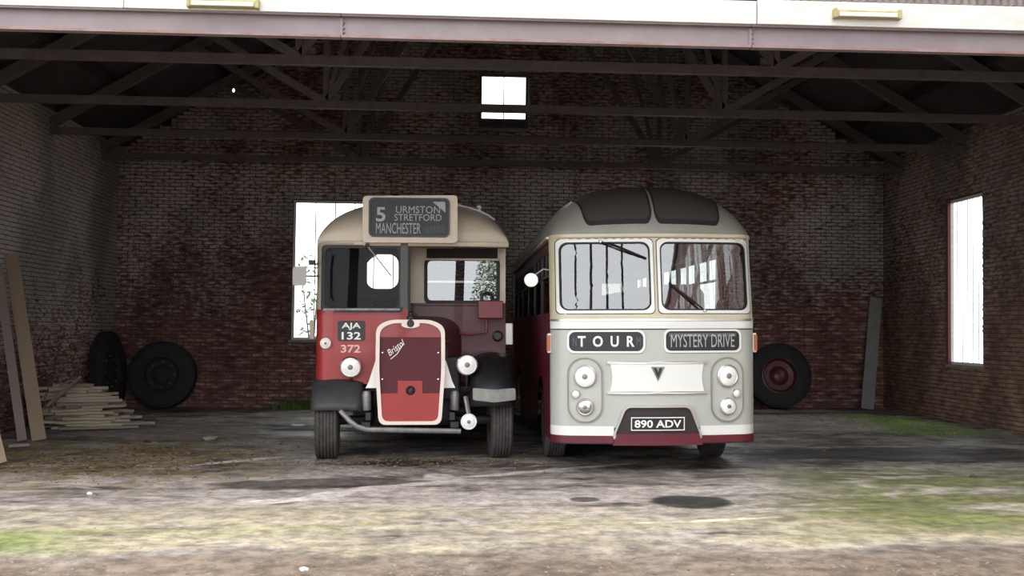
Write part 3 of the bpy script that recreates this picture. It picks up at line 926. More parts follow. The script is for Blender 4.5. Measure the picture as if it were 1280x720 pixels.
    rec = rpoly([(-.50, .43), (.50, .43), (.365, .77), (-.365, .77)], .06, 4)
    rec = dense(rec, .06)
    MB().prism(rec, mp, .014, .02, 4).build('plate_recess', 'coach_dark', root, smooth=40)
    MB().ring(grow(rec, .03), rec, mp, .045, .05).build('recess_moulding', 'chrome_dull', root, smooth=40)
    lip = dense([(-.52, z_sk - .02), (.52, z_sk - .02), (.47, .475), (-.47, .475)], .08)
    MB().prism(lip, mp, .07, .08, 3).build('bumper_lip', 'coach_maroon', root, smooth=40)
    x0, z0 = S(787, 538); x1, z1 = S(854, 521)
    hw = (x1 - x0) / 2
    pl = MB().prism(dense([(-hw, z0), (hw, z0), (hw, z1), (-hw, z1)], .1), mp, .03, .02, 2).build('number_plate', 'black_paint', root, smooth=30)
    bo = dense([(-hw, z0), (hw, z0), (hw, z1), (-hw, z1)], .05)
    MB().ring(bo, grow(bo, -.010), mp, .036, .006).build('plate_border', 'letter_white', pl, smooth=0)
    text('plate_lettering', '890 ADV', -hw + .04, hw - .04, z0 + .032, z1 - .032, mp, 'letter_white', pl, .034, bold=.02)
    # destination signs
    for px0, px1, py0, py1, body, ins, mtl in ((711, 804, 415, 439, 'TOUR', (.10, .06), 'letter_white'), (832, 924, 414, 438, 'MYSTERY DRIVE', (.06, .05), 'letter_grey')):
        x0, z1 = S(px0, py0); x1, z0 = S(px1, py1)
        if body == 'TOUR':
            ol = rrect(x0, x1, z0, z1, .07, 6)
        else:
            ol = rrect(x0, x1, z0, z1, .06, 6)
        ol = dense(ol, .08)
        g = MB().patch(ol, mp, .004, 4).build('destination_sign', 'sign_black', root, smooth=40)
        MB().ring(grow(ol, .022), ol, mp, .018, .02).build('sign_frame', 'coach_white', g, smooth=40)
        text('sign_lettering', '  '.join('TOUR') if body == 'TOUR' else body, x0 + ins[0], x1 - ins[0], z0 + ins[1] - .01, z1 - ins[1] + .015, mp, mtl, g, .008, bold=.025 if body == 'TOUR' else 0)
        if body == 'TOUR':
            text('faint_lettering', 'N', x0 + .045, x0 + .085, z0 + .06, z1 - .06, mp, 'letter_faint', g, .007)
            text('faint_lettering', 'M', x1 - .075, x1 - .03, z0 + .06, z1 - .06, mp, 'letter_faint', g, .007)
        else:
            MB().prism(dense(rrect(x0 + .04, x1 - .04, z1 - .065, z1 - .022, .01), .1), mp, .007, .002, 2).build('blind_edge', 'letter_faint', g, smooth=0)
    # lamp pods
    for s in (-1, 1):
        xh = s * (abs(S(729, 472)[0]) + S(907, 468)[0]) / 2
        zz = lambda a, b: (S(a[0], a[1])[1] + S(b[0], b[1])[1]) / 2
        zh, zs, zl = zz((729, 472), (907, 468)), zz((717, 493), (918, 491)), zz((731, 509), (907, 507))
        zt, zb_ = zz((729, 450), (907, 446)), zz((729, 527), (907, 525))
        pod = dense(rrect(xh - .185, xh + .185, zb_, zt, .18, 8), .06)
        p = MB().patch(pod, mp, .012, 4).build('lamp_pod', 'coach_silver', root, smooth=40)
        MB().ring(grow(pod, .014), pod, mp, .026, .03).build('pod_moulding', 'coach_roof', p, smooth=40)
        nrm = Vector((s * .22, -1, 0))
        for nm, x, z, r in (('headlamp', xh, zh, .132), ('fog_lamp', xh + s * .0, zl, .10), ('side_lamp', xh + s * .105, zs, .05)):
            lamp(root, nm, mp(x, z, .03), r, nrm, .07, 'chrome_dull', 'lamp_white' if not (nm == 'fog_lamp' and s < 0) else 'chrome', nm != 'side_lamp')
    # grille panel with V emblem
    x0, z1 = S(757, 453); x1, z0 = S(880, 490)
    hw = (x1 - x0) / 2
    side = lambda s: [(s * (hw - .02 - .03 * math.sin(t * PI)), z0 + (z1 - z0) * t) for t in [k / 6 for k in range(7)]]
    ol = dense(side(1)[0:] + list(reversed(side(-1))), .1)
    gp = MB().prism(ol, mp, .022, .025, 4).build('grille_panel', 'coach_white', root, smooth=40)
    for z in (z0, z1):
        MB().prism(dense(rrect(-hw - .01, hw + .01, z - .014, z + .014, .01, 2), .1), mp, .036, .036, 2).build('grille_moulding', 'chrome_dull', gp, smooth=40)
    zm = z1 - .05
    tri = [(-.078, zm), (.078, zm), (0, zm - .165)]
    MB().prism(tri, mp, .034, .012, 2).build('emblem', 'grey_metal', gp, smooth=0)
    MB().prism([(-.050, zm - .014), (-.016, zm - .014), (.0, zm - .07), (-.004, zm - .13)], mp, .04, .008, 2).build('emblem_inlay', 'black_paint', gp, smooth=0)
    MB().prism([(.050, zm - .014), (.016, zm - .014), (.0, zm - .07), (.004, zm - .13)], mp, .04, .008, 2).build('emblem_inlay', 'black_paint', gp, smooth=0)
    # side indicators
    for s in (-1, 1):
        t = MB().bb(s * W - .012 if s > 0 else -W - .035, s * W + .035 if s > 0 else -W + .012, .30, .42, 1.39, 1.62).build('indicator', 'chrome_dull', root, smooth=0, bevel=.008)
        MB().bb(s * (W + .037) - .006, s * (W + .037) + .006, .305, .415, 1.41, 1.60).build('indicator_lens', 'amber', t, smooth=0)
        MB().bb(min(s * (W + .0), s * (W + .034)), max(s * (W + .0), s * (W + .034)), .292, .30, 1.41, 1.60).build('indicator_lens', 'amber', t, smooth=0)
    # mirror
    q = Lp(664, 350, .30)
    ar = MB().tube([(-W + .02, .42, q.z + .12), (-W - .08, .34, q.z + .13), (q.x, .30, q.z + .03)], .009, 6).build('mirror_arm', 'chrome_dull', root)
    MB().lathe([(.02, .03), (.07, .02), (.083, 0), (.078, -.012), (.001, -.016)], q, (.1, 1, 0), 22).build('mirror_head', 'lamp_white', ar)
    q2 = Lp(1, 1, .3)
    # wipers
    def wiper(a, b, blade):
        pa, pb = S(*a), S(*b)
        w = MB().tube([mp(pa[0], pa[1], .03), mp((pa[0] + pb[0]) / 2, (pa[1] + pb[1]) / 2, .045), mp(pb[0], pb[1], .02)], .010, 6).build('wiper', 'black_paint', root)
        c, d = S(*blade[0]), S(*blade[1])
        MB().tube([mp(c[0], c[1], .012), mp((c[0] + d[0]) / 2, (c[1] + d[1]) / 2, .012), mp(d[0], d[1], .012)], .011, 6).build('blade', 'black_paint', w)
        MB().lathe([(.022, -.01), (.022, .03), (.012, .045)], mp(pa[0], pa[1], 0), (0, -1, 0), 12).build('spindle', 'chrome_dull', w)
    wiper((750, 302), (806, 322), ((760, 303), (808, 323)))
    wiper((880, 388), (850, 364), ((868, 380), (836, 353)))
    # inside
    MB().bb(-W + .03, W - .03, .55, LEN - .05, .82, .88).build('cabin_floor', 'interior_dark', root, smooth=0)
    MB().bb(-W + .06, W - .06, .50, .72, .88, 1.78).build('dashboard', 'interior_grey', root, smooth=0, bevel=.03)
    MB().bb(-.25, .35, .72, 1.9, .88, 1.45).build('engine_cover', 'interior_dark', root, smooth=0, bevel=.04)
    steering(root, (-.62, .98, 1.80), .24, math.radians(-25))
    seat(root, -.62, 1.35, .95, 'interior_dark', .5)
    for k in range(7):
        for s in (-1, 1):
            seat(root, s * .72, 2.15 + k * .88, 1.05)
    for s in (-1, 1): MB().bb(s * .95 - .12, s * .95 + .12, 1.2, LEN - .4, 2.64, 2.66).build('luggage_rack', 'grey_metal', root, smooth=0)
    for yw in aw:
        for s in (-1, 1): wheel(root, s * (W - .17), yw, .47, .48, .27, s)
        MB().tube([(-W + .2, yw, .47), (W - .2, yw, .47)], .07, 10).build('axle', 'dark_metal', root)
    MB().bb(-.7, .7, .7, LEN - .3, .52, .80).build('chassis', 'dark_metal', root, smooth=0)
    return root
mat('glass_dark_roof', '#453e3b', .45, spec=.25)
build_coach()

# ------------------------------------------------------------------ red half-cab bus
def build_bus():
    o = P(515, 573, 13.85)
    root = empty('half_cab_bus', (o.x, 13.85, gz(o.x)), (0, -.0083 - .002, .014))
    tag(root, 'red and cream vintage half-cab bus with a radiator grille and destination box', 'bus')
    Lp = locals_of(root)
    W, LEN, YBH = 1.235, 8.15, .85
    zc = 2.76
    py = plane_y
    # --- cab front with a rounded outer corner
    XCAB = -.06
    def FC(x, z):
        r = .16; d = -x - (W - r)
        y = r - math.sqrt(max(r * r - d * d, 0)) if d > 0 else 0
        if z > 1.9: y += (z - 1.9) * .05
        return y
    mpc = lambda x, z, off=0: Vector((x, FC(x, z) - off, z))
    cx = sorted(set([round(-W + .16 - .16 * math.sin(k * PI / 16), 5) for k in range(9)] + lines(-W + .16, XCAB, 5)))
    zlo = Lp(430, 480, 0).z; zws = Lp(450, 389, 0).z; zwt = Lp(450, 308, 0).z
    def round_bottom(x): return zlo + .10 * (1 - math.sqrt(max(0, 1 - max(0, (-x - (W - .22)) / .22) ** 2)))
    mb = MB(); mb.grid([[mpc(x, round_bottom(x) + (1.85 - round_bottom(x)) * t) for x in cx] for t in lines(0, 1, 6)])
    mb.build('cab_front_panel', 'bus_red_light', root, smooth=40)
    mb = MB(); mb.grid([[mpc(x, z, .012) for x in cx] for z in (1.84, 1.87, 1.905)]); mb.build('cab_waist_rail', 'bus_red', root, smooth=40)
    x0, x1 = Lp(403, 350, 0).x, Lp(502, 350, 0).x
    h = (x0, x1, zws, zwt)
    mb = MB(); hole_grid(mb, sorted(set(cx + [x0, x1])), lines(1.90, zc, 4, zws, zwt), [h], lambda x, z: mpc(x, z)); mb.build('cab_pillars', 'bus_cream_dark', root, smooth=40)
    def sub(pts, n=7):
        out = []
        for i, p in enumerate(pts):
            q = pts[(i + 1) % len(pts)]; k = 6 if i % n == n - 1 else 1
            out += [(p[0] + (q[0] - p[0]) * j / k, p[1] + (q[1] - p[1]) * j / k) for j in range(k)]
        return out
    outer = sub(rrect(x0 - .02, x1 + .02, zws - .02, zwt + .02, .05, 6)); inner = sub(rrect(x0 + .035, x1 - .035, zws + .04, zwt - .02, .07, 6))
    g = MB().patch(inner, mpc, -.005, 4).build('cab_windscreen', 'glass_cab', root, smooth=60)
    MB().ring(outer, inner, mpc, .014, .03).build('windscreen_frame', 'dark_metal', g, smooth=30)
    lower = sub(rrect(x0 + .02, x1 - .02, zws + .012, zws + .035, .01, 6))
    MB().prism(lower, mpc, .02, .02, 2).build('windscreen_sill', 'grey_metal', g, smooth=30)
    # inner cab side and door pillar
    mb = MB(); hole_grid(mb, [0.02, .20, .72, YBH], [.9, 1.9, 2.66, zc], [(.20, .72, 1.9, 2.66)], lambda y, z: Vector((XCAB, y, z)))
    mb.build('cab_inner_side', 'interior_grey', root, smooth=0)
    MB().bb(XCAB - .10, XCAB + .0, -.012, .03, 1.9, zc).build('cab_post', 'interior_grey', root, smooth=0, bevel=.008)
    MB().bb(XCAB + .0, XCAB + .03, .0, .03, 1.7, zc).build('post_gap_shade', 'seal', root, smooth=0)  # dark strip laid in as the shade of the gap beside the post
    MB().bb(XCAB - .008, XCAB - .004, .20, .72, 1.9, 2.66).build('cab_side_window', 'glass_dim', root, smooth=0)
    # --- nearside bulkhead
    bx0, bx1 = Lp(533, 350, YBH).x, Lp(622, 350, YBH).x
    bz0, bz1 = Lp(577, 377, YBH).z, Lp(577, 325, YBH).z
    vz0, vz1 = Lp(577, 323, YBH).z, Lp(577, 310, YBH).z
    zsp = Lp(577, 379, YBH).z
    hb = [(bx0, bx1, bz0, bz1), (bx0, bx1, vz0, vz1)]
    mpb = py(YBH)
    mb = MB(); hole_grid(mb, [XCAB, bx0, bx1, W], sorted([zsp, bz0, bz1, vz0, vz1, 2.95]), hb, lambda x, z: mpb(x, z)); mb.build('bulkhead_surround', 'bus_cream', root, smooth=0)
    MB().bb(XCAB, W, YBH, YBH + .03, .75, zsp).build('bulkhead_panel', 'bus_maroon', root, smooth=0)
    MB().bb(XCAB + .02, W + .012, YBH - .03, YBH, zsp - .035, zsp).build('bulkhead_rail', 'bus_maroon', root, smooth=0, bevel=.008)
    outer = rrect(bx0 - .03, bx1 + .03, bz0 - .03, bz1 + .02, .07, 5); inner = rrect(bx0 + .015, bx1 - .015, bz0 + .015, bz1 - .012, .06, 5)
    g = MB().patch(inner, mpb, -.01, 2).build('bulkhead_window', 'glass_bulkhead', root, smooth=0)
    MB().ring(outer, inner, mpb, .014, .03).build('window_seal', 'seal', g, smooth=30)
    zr = Lp(577, 352, YBH).z
    MB().bb(bx0 + .02, bx1 - .02, YBH + .06, YBH + .09, zr - .014, zr + .014).build('grab_rail', 'chrome', g, smooth=0)
    MB().bb(bx0, bx1, YBH + .01, YBH + .02, vz0, vz1).build('ventilator', 'interior_dark', root, smooth=0)
    MB().bb(bx0 - .02, bx1 + .02, YBH - .03, YBH, vz0 - .03, vz0).build('ventilator_rail', 'bus_cream', root, smooth=0, bevel=.006)
    # --- long sides with windows
    for s in (-1, 1):
        y0 = .16 if s < 0 else YBH
        wins = [(YBH + .2 + k * 1.15, YBH + .2 + k * 1.15 + 1.0, 1.98, 2.62) for k in range(6)]
        if s < 0: wins = [(.30, .80, 1.95, 2.62)] + wins
        us = sorted(set([y0, LEN] + [v for w in wins for v in w[:2]]))
        hole_grid(MB(), us, [1.9, 1.95, 1.98, 2.62, zc], wins, lambda y, z: Vector((s * W, y, z))).build('window_wall', 'bus_cream', root, smooth=0)
        A, B = [], []
        for t in lines(0, 1, 100):
            y = y0 + (LEN - y0) * t; zb = .62
            for yw in (.25, 5.6):
                if abs(y - yw) < .62: zb = max(zb, .5 + math.sqrt(.62 ** 2 - (y - yw) ** 2))
            A.append((s * W, y, zb)); B.append((s * W, y, 1.92))
        MB().grid([A, B]).build('side_panel', 'bus_red', root, smooth=0)
        for w in wins: MB().bb(s * (W - .02) - .002, s * (W - .02) + .002, w[0], w[1], w[2], w[3]).build('side_window', 'glass_dim', root, smooth=0)
    # cab rear wall with a window, saloon floor and seats
    cwx = (Lp(458, 350, YBH).x, Lp(498, 350, YBH).x, Lp(478, 361, YBH).z, Lp(478, 318, YBH).z)
    hole_grid(MB(), [-W, cwx[0], cwx[1], XCAB], [.9, cwx[2], cwx[3], zc], [cwx], lambda x, z: Vector((x, YBH, z))).build('cab_rear_wall', 'interior_dark', root, smooth=0)
    MB().ring(rrect(cwx[0] - .03, cwx[1] + .03, cwx[2] - .03, cwx[3] + .03, .03, 5), rrect(cwx[0], cwx[1], cwx[2], cwx[3], .13, 5), py(YBH), .012, .03).build('cab_rear_window_frame', 'interior_dark', root)
    MB().bb(-W + .02, W - .02, .1, LEN - .02, .86, .92).build('saloon_floor', 'interior_dark', root, smooth=0)
    steering(root, (-.50, .48, 1.98), .25, math.radians(-28))
    seat(root, -.62, .62, .80, 'interior_dark', .5)
    for k in range(6):
        for s in (-1, 1): seat(root, s * .76, YBH + .55 + k * .95, .72)
    # --- roof dome
    H, DL = .62, 1.1
    def roof(x, t):
        a = min(abs(x) / W, 1)
        hx = (1 - a ** 2.5) ** (1 / 2.5)
        y = .02 + .14 * a ** 2 + t * DL
        hy = (1 - (1 - t) ** 2.0) ** .5
        return Vector((x, y, zc + .02 + H * hx * (.22 + .78 * hy) * (1 if t > 0 else 1)))
    xs = sorted(set([round(W * math.sin(k / 18 * PI / 2), 5) for k in range(-18, 19)]))
    ts = [1 - math.cos(k / 14 * PI / 2) for k in range(15)]
    rows = [[Vector((x, .02 + .14 * min(abs(x) / W, 1) ** 2, zc)) for x in xs]] + [[roof(x, t) for x in xs] for t in ts] + [[Vector((x, LEN, roof(x, 1).z)) for x in xs]]
    mb = MB(); mb.grid(rows); mb.build('roof', 'bus_cream', root, smooth=60)
    rxs = sorted(set(xs + [-1.16, -.5, -.4, .4, .5, 1.16])); mb = MB()
    for x0_, x1_ in zip(rxs, rxs[1:]):                    # rear wall with arched windows up into the dome
        xm = abs(x0_ + x1_) / 2; tz = lambda x: roof(x, 1).z
        if xm < .4 or .5 < xm < 1.16:
            mb.add([(x0_, LEN, .62), (x1_, LEN, .62), (x1_, LEN, 1.9), (x0_, LEN, 1.9)], [(0, 1, 2, 3)])
            mb.add([(x0_, LEN, tz(x0_) - .09), (x1_, LEN, tz(x1_) - .09), (x1_, LEN, tz(x1_)), (x0_, LEN, tz(x0_))], [(0, 1, 2, 3)])
            MB().add([(x0_, LEN - .01, 1.9), (x1_, LEN - .01, 1.9), (x1_, LEN - .01, tz(x1_) - .09), (x0_, LEN - .01, tz(x0_) - .09)], [(0, 1, 2, 3)])
        else:
            mb.add([(x0_, LEN, .62), (x1_, LEN, .62), (x1_, LEN, tz(x1_)), (x0_, LEN, tz(x0_))], [(0, 1, 2, 3)])
    mb.build('rear_panel', 'bus_cream', root, smooth=0)
    mb = MB(); mb.grid([[Vector((x, -.01 + .14 * min(abs(x) / W, 1) ** 2, z)) for x in xs] for z in (zc - .04, zc, zc + .025)]); mb.build('cornice', 'bus_cream', root, smooth=40, thick=.03)
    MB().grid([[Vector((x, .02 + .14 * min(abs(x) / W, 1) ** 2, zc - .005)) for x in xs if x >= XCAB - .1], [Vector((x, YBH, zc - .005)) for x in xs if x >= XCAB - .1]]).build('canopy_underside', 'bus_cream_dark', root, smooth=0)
    # gutter and roof ventilator knob
    pts = [roof(x, .55) + Vector((0, -.01, .012)) for x in (.55, .7, .85, .98, 1.08)]
    MB().tube(pts, .013, 6).build('roof_gutter', 'lamp_white', root)
    q = roof(.87, .6) + Vector((0, 0, .04))
    MB().lathe([(.022, -.06), (.022, 0), (.036, .012), (.03, .04), (.01, .05)], q, (0, 0, 1), 14).build('roof_lamp', 'lamp_white', root)
    # --- destination box
    YD = -.12
    a, b = Lp(453, 303, YD), Lp(572, 244, YD)
    mpd = py(YD)
    ol = rpoly([(a.x, a.z), (b.x, a.z), (b.x, b.z), (a.x, b.z - .02)], .06, 5)
    box = MB(); box.ringset([[mpd(p[0], p[1], 0) for p in ol], [(p[0] * .98, YD + 1.0, p[1] * .985 + .04) for p in ol]])
    dbx = box.build('destination_box', 'bus_cream', root, smooth=40)
    c, d = Lp(463, 294, YD), Lp(560, 250, YD)
    il = rrect(c.x, d.x, c.z, d.z, .06, 6)
    MB().ring(grow(il, .022), il, mpd, .022, .025).build('blind_frame', 'black_paint', dbx, smooth=30)
    bl = MB().patch(il, mpd, .006, 2).build('blind', 'sign_blind', dbx, smooth=0)
    X = lambda px, p2: Lp(px, p2, YD)
    def tx(body, l, t, r, bt, mtl, **k):
        p0, p1 = X(l, bt), X(r, t)
        text('blind_lettering', body, p0.x, p1.x, p0.z, p1.z, mpd, mtl, bl, .010, **k)
    tx('5', 470, 259, 482, 277, 'letter_grey', bold=.02)
    tx('URMSTON', 495, 258, 550, 266.5, 'letter_blind')
    tx('STRETFORD', 493, 268, 552, 276, 'letter_blind')
    tx('MANCHESTER', 470, 279, 526, 292, 'letter_blind')
    tx('IIIII', 530, 284, 536, 292, 'letter_faint')
    tx('IIIIIIII', 538, 282, 556, 291.5, 'letter_faint')
    t0, t1, t2 = X(541, 252.5), X(556.5, 253), X(557, 266)
    MB().prism(dense([(t0.x, t0.z), (t2.x, t2.z), (t1.x, t1.z), (t1.x - .02, t1.z + .008)], .05), mpd, .012, .003, 2).build('torn_blind', 'letter_grey', bl, smooth=0)
    # --- bonnet and radiator
    YR = -.36
    rc = Lp(513, 470, YR).x
    def arch(y, hw, zt, cx_):
        pts = [(hw, .95)] + [(hw * math.cos(t) if False else hw * (abs(math.cos(t)) ** .55) * (1 if math.cos(t) >= 0 else -1), zt - .32 + .32 * math.sin(t) ** .8) for t in [k / 14 * PI for k in range(15)]] + [(-hw, .95)]
        return [Vector((cx_ + p[0], y, p[1])) for p in pts]
    mb = MB(); mb.ringset([arch(YR + .08, .40, 1.76, rc), arch(.35, .47, 1.79, rc + .04), arch(YBH, .56, 1.83, rc + .09)], cap=False, closed=False); 
    bon = mb.build('bonnet', 'bus_maroon', root, smooth=40)
    for k in range(9):
        y = -.16 + k * .11
        x = rc + .42 + (y + .2) * .11
        MB().bb(x, x + .016, y, y + .05, 1.05, 1.42).build('louvre', 'dark_metal', bon, smooth=0)
    MB().tube([(rc + .40, -.28, 1.50), (rc + .44, 0, 1.50), (rc + .60, .9, 1.52)], .012, 6).build('bonnet_rail', 'grey_metal', bon)
    def rp(px_, py_): p = Lp(px_, py_, YR - .05); return (p.x - rc, p.z)
    ro = rpoly([(-.385, rp(0, 533)[1]), (.385, rp(0, 533)[1]), (.43, 1.15), (.425, rp(0, 405)[1] - .02), (.26, rp(0, 399)[1] + .005), (-.26, rp(0, 399)[1] + .005), (-.425, rp(0, 405)[1] - .02), (-.43, 1.15)], .09, 4)
    mpr = lambda x, z, off=0: Vector((rc + x, YR - off, z))
    inner = [(p[0] * .89, 1.115 + (p[1] - 1.115) * .935) for p in ro]
    rad = MB().ring(ro, inner, mpr, .05, .12).build('radiator_shell', 'radiator_cream', root, smooth=50)
    zt, zb = max(p[1] for p in inner), min(p[1] for p in inner)
    MB().prism(inner, mpr, .012, .04, 3).build('radiator_core', 'bus_maroon_mesh', rad, smooth=30)
    zu, zl = rp(0, 421)[1], rp(0, 493)[1]
    def clip(za, zb_):
        pts = [p for p in dense(inner, .02) if za <= p[1] <= zb_]
        L_ = sorted([p for p in pts if p[0] < 0], key=lambda p: p[1]); R_ = sorted([p for p in pts if p[0] >= 0], key=lambda p: p[1])
        return [(L_[0][0], za)] + L_ + [(L_[-1][0], min(zb_, zt))] + [(R_[-1][0], min(zb_, zt))] + R_[::-1] + [(R_[0][0], za)] if zb_ < zt else [(L_[0][0], za)] + L_ + R_[::-1] + [(R_[0][0], za)]
    def clipb(zb_):
        pts = [p for p in dense(inner, .02) if p[1] <= zb_]
        L_ = sorted([p for p in pts if p[0] < 0], key=lambda p: -p[1]); R_ = sorted([p for p in pts if p[0] >= 0], key=lambda p: p[1])
        return [(L_[0][0], zb_)] + L_ + R_ + [(R_[-1][0], zb_)]
    MB().prism(clip(zu, 9), mpr, .024, .02, 2).build('header_panel', 'bus_red', rad, smooth=0)
    MB().prism(clipb(zl), mpr, .024, .02, 2).build('lower_panel', 'bus_red_light', rad, smooth=0)
    n0, n1 = rp(497, 494), rp(528, 476)
    MB().prism([(n0[0], zl - .01), (n1[0], zl - .01), (n1[0], n1[1]), (n0[0], n1[1])], mpr, .026, .02, 2).build('crank_panel', 'bus_red_light', rad, smooth=0)
    ch = rp(513, 488)
    MB().lathe([(.058, 0), (.058, .012), (.046, .02), (.044, .0)], mpr(ch[0], ch[1], .026), (0, -1, 0), 20).build('crank_boss', 'black_paint', rad)
    MB().lathe([(.018, .0), (.018, .016), (.001, .018)], mpr(ch[0], ch[1], .026), (0, -1, 0), 10).build('crank_bolt', 'bus_maroon', rad)
    for sx in (-.345, .345):
        for z in (rp(0, 441)[1], rp(0, 475)[1]): MB().lathe([(.012, 0), (.012, .012), (.004, .016)], mpr(sx, z, .012), (0, -1, 0), 8).build('stud', 'chrome', rad)
    # script lettering
    s0, s1 = rp(482, 446), rp(503, 425)
    text('maker_script', 'Bristol', s0[0] + .0, s1[0] + .045, (s0[1] + s1[1]) / 2 - .03, (s0[1] + s1[1]) / 2 + .05, mpr, 'letter_white', rad, .018, shear=.35, ang=math.radians(38))
    MB().tube([mpr(s0[0] + .06, s0[1] - .03, .018), mpr(s0[0] + .14, s0[1] + .035, .018), mpr(s1[0] + .01, s1[1] - .05, .018)], .006, 5).build('script_underline', 'letter_white', rad)
    bz = rp(0, 403)[1] - .005
    MB().lathe([(.001, -.01)] + [(.05, 0), (.04, .012), (.001, .015)], mpr(0, bz, .05), (0, -1, 0), 20).build('radiator_badge', 'dark_metal', rad).scale = (1, 1, 1)
    MB().prism([(.115 * math.cos(t), bz - .012 + .045 * math.sin(t)) for t in [k / 20 * 2 * PI for k in range(20)]], mpr, .054, .02, 2).build('badge_surround', 'radiator_cream', rad, smooth=30)
    MB().lathe([(.05, 0), (.055, .02), (.05, .045), (.03, .06), (.025, .09), (.035, .10), (.02, .115)], (rc, YR + .06, rp(0, 399)[1] + .0), (0, 0, 1), 18).build('filler_cap', 'dark_metal', rad)
    # white valances beside the radiator
    for s in (-1, 1):
        pts = [(s * .40, .92), (s * .56, .92), (s * .52, 1.0), (s * .44, 1.26), (s * .40, 1.28)]
        MB().prism(pts, lambda x, z, off=0: Vector((rc + x, YR + .10 - off, z)), .0, .012, 2).build('valance', 'lamp_white', root, smooth=0)
        MB().lathe([(.055, 0), (.06, .02), (.06, .2), (.045, .24)], (rc + s * .55, YR + .16, .64), (0, 0, 1), 14).build('shock_absorber', 'grey_metal', root)
        MB().bb(rc + s * .52 - .035, rc + s * .52 + .035, YR + .02, 1.2, .52, .62).build('chassis_rail', 'dark_metal', root, smooth=0, bevel=.01)
        MB().bb(rc + s * .55 - .05, rc + s * .55 + .05, YR + .05, .9, .43, .50).build('leaf_spring', 'dark_metal', root, smooth=0)
    MB().tube([(-W + .2, .25, .48), (W - .2, .25, .48)], .06, 10).build('axle', 'dark_metal', root)
    MB().bb(-.5, .55, .1, 1.0, .45, .95).build('engine', 'dark_metal', root, smooth=0, bevel=.05)
    MB().bb(rc + .40, rc + .62, -.02, .95, .75, 1.30).build('engine_side', 'dark_metal', root, smooth=0, bevel=.03)
    # bumper tube
    bp = [Lp(427, 515, YR - .02), Lp(437, 526, YR - .05), Lp(446, 533, YR - .06), Lp(458, 537, YR - .07), Lp(510, 538, YR - .07), Lp(576, 539, YR - .07)]
    MB().tube([bp[0] + Vector((-.06, .25, .02))] + bp, .034, 10).build('bumper_bar', 'grey_metal', root)
    # wings
    def wing(x0_, x1_, cy, cz, r, a0, a1, name, material, crown=.05):
        mb = MB(); rows = []
        for k in range(19):
            t = math.radians(a0 + (a1 - a0) * k / 18)
            rows.append([Vector((x0_ + (x1_ - x0_) * u, cy - (r - crown * (2 * u - 1) ** 2) * math.cos(t), cz + (r - crown * (2 * u - 1) ** 2) * math.sin(t))) for u in [j / 8 for j in range(9)]])
        mb.grid(rows); return mb.build(name, material, root, smooth=60, thick=.012)
    wr0, wr1 = Lp(588, 470, -.4).x, Lp(645, 470, -.4).x
    w_ = wing(wr0, wr1, .28, .60, .76, 8, 165, 'wing', 'black_paint', .10)
    e0, e1 = Lp(591, 503, -.46), Lp(645, 485, -.46)
    MB().prism(dense(rpoly([(e0.x, e0.z + .03), ((e0.x + e1.x) / 2, e0.z), (e1.x, e0.z + .03), (e1.x - .01, e1.z), ((e0.x + e1.x) / 2, e1.z - .02), (e0.x, e1.z)], .02), .05), lambda x, z, off=0: Vector((x, -.47 + .35 * ((x - (e0.x + e1.x) / 2)) ** 2 - off, z)), .01, .03, 2).build('wing_edge', 'grey_dusty', w_, smooth=40)
    wl0, wl1 = Lp(388, 495, -.3).x, Lp(452, 495, -.3).x
    w2 = wing(wl0, wl1, .26, .46, .62, 18, 165, 'wing', 'black_dusty', .04)
    # wheels
    wheel(root, Lp(406, 540, -.1).x, .22, .47, .48, .30, -1, math.radians(4))
    wheel(root, Lp(626, 540, -.1).x, .22, .47, .48, .28, 1, math.radians(2))
    for s in (-1, 1): wheel(root, s * (W - .2), 5.6, .47, .48, .3, s)
    # --- lamps, plates
    p = Lp(438, 459, -.14); hl = lamp(root, 'headlamp', p, .135, deep=.12, lens='lamp_white')
    MB().tube([p + Vector((0, .06, -.12)), p + Vector((0, .1, -.2)), p + Vector((0, .15, -.22))], .02, 6).build('lamp_bracket', 'bus_maroon', hl)
    p = Lp(584, 456, -.28); hl = lamp(root, 'headlamp', p, .135, deep=.12, lens='lamp_white')
    MB().tube([p + Vector((0, .05, -.12)), p + Vector((0, .06, -.25)), p + Vector((-.02, .10, -.34))], .018, 6).build('lamp_bracket', 'black_paint', hl)
    p = Lp(586, 527, -.40); fl = lamp(root, 'fog_lamp', p, .10, deep=.09, lens='lamp_white', rim='lamp_white')
    MB().tube([p + Vector((0, .05, .08)), p + Vector((-.02, .08, .2)), p + Vector((-.04, .12, .3))], .03, 6).build('lamp_bracket', 'grey_metal', fl)
    p = Lp(407, 429, -.03); lamp(root, 'side_lamp', p, .07, deep=.05, rim='lamp_white', lens='lamp_white')
    MB().lathe([(.075, 0), (.075, .03), (.055, .04), (.05, .01)], Lp(622, 420, YBH - .01), (0, -1, 0), 18).build('horn_ring', 'black_paint', root)
    a, b = Lp(422, 426, -.012), Lp(456, 401, -.012)
    mpf = py(0)
    pl = MB().prism(rrect(a.x, b.x, a.z, b.z, .02, 3), mpf, .016, .016, 2).build('number_plate', 'black_paint', root, smooth=0)
    for body, t, bt in (('AJA', 403.5, 412.5), ('132', 415, 424.5)):
        q0, q1 = Lp(427, bt, -.02), Lp(451, t, -.02)
        text('plate_lettering', body, q0.x, q1.x, q0.z, q1.z, mpf, 'letter_white', pl, .020, bold=.02)
    q0, q1 = Lp(426, 441, -.01), Lp(450.5, 431, -.01)
    text('fleet_number', '372', q0.x, q1.x, q0.z, q1.z, mpf, 'letter_pink', root, .006, bold=.02)
    # red lamp box on the bulkhead with pipe, side marker
    a, b = Lp(598, 398, YBH - .2), Lp(629, 376, YBH - .2)
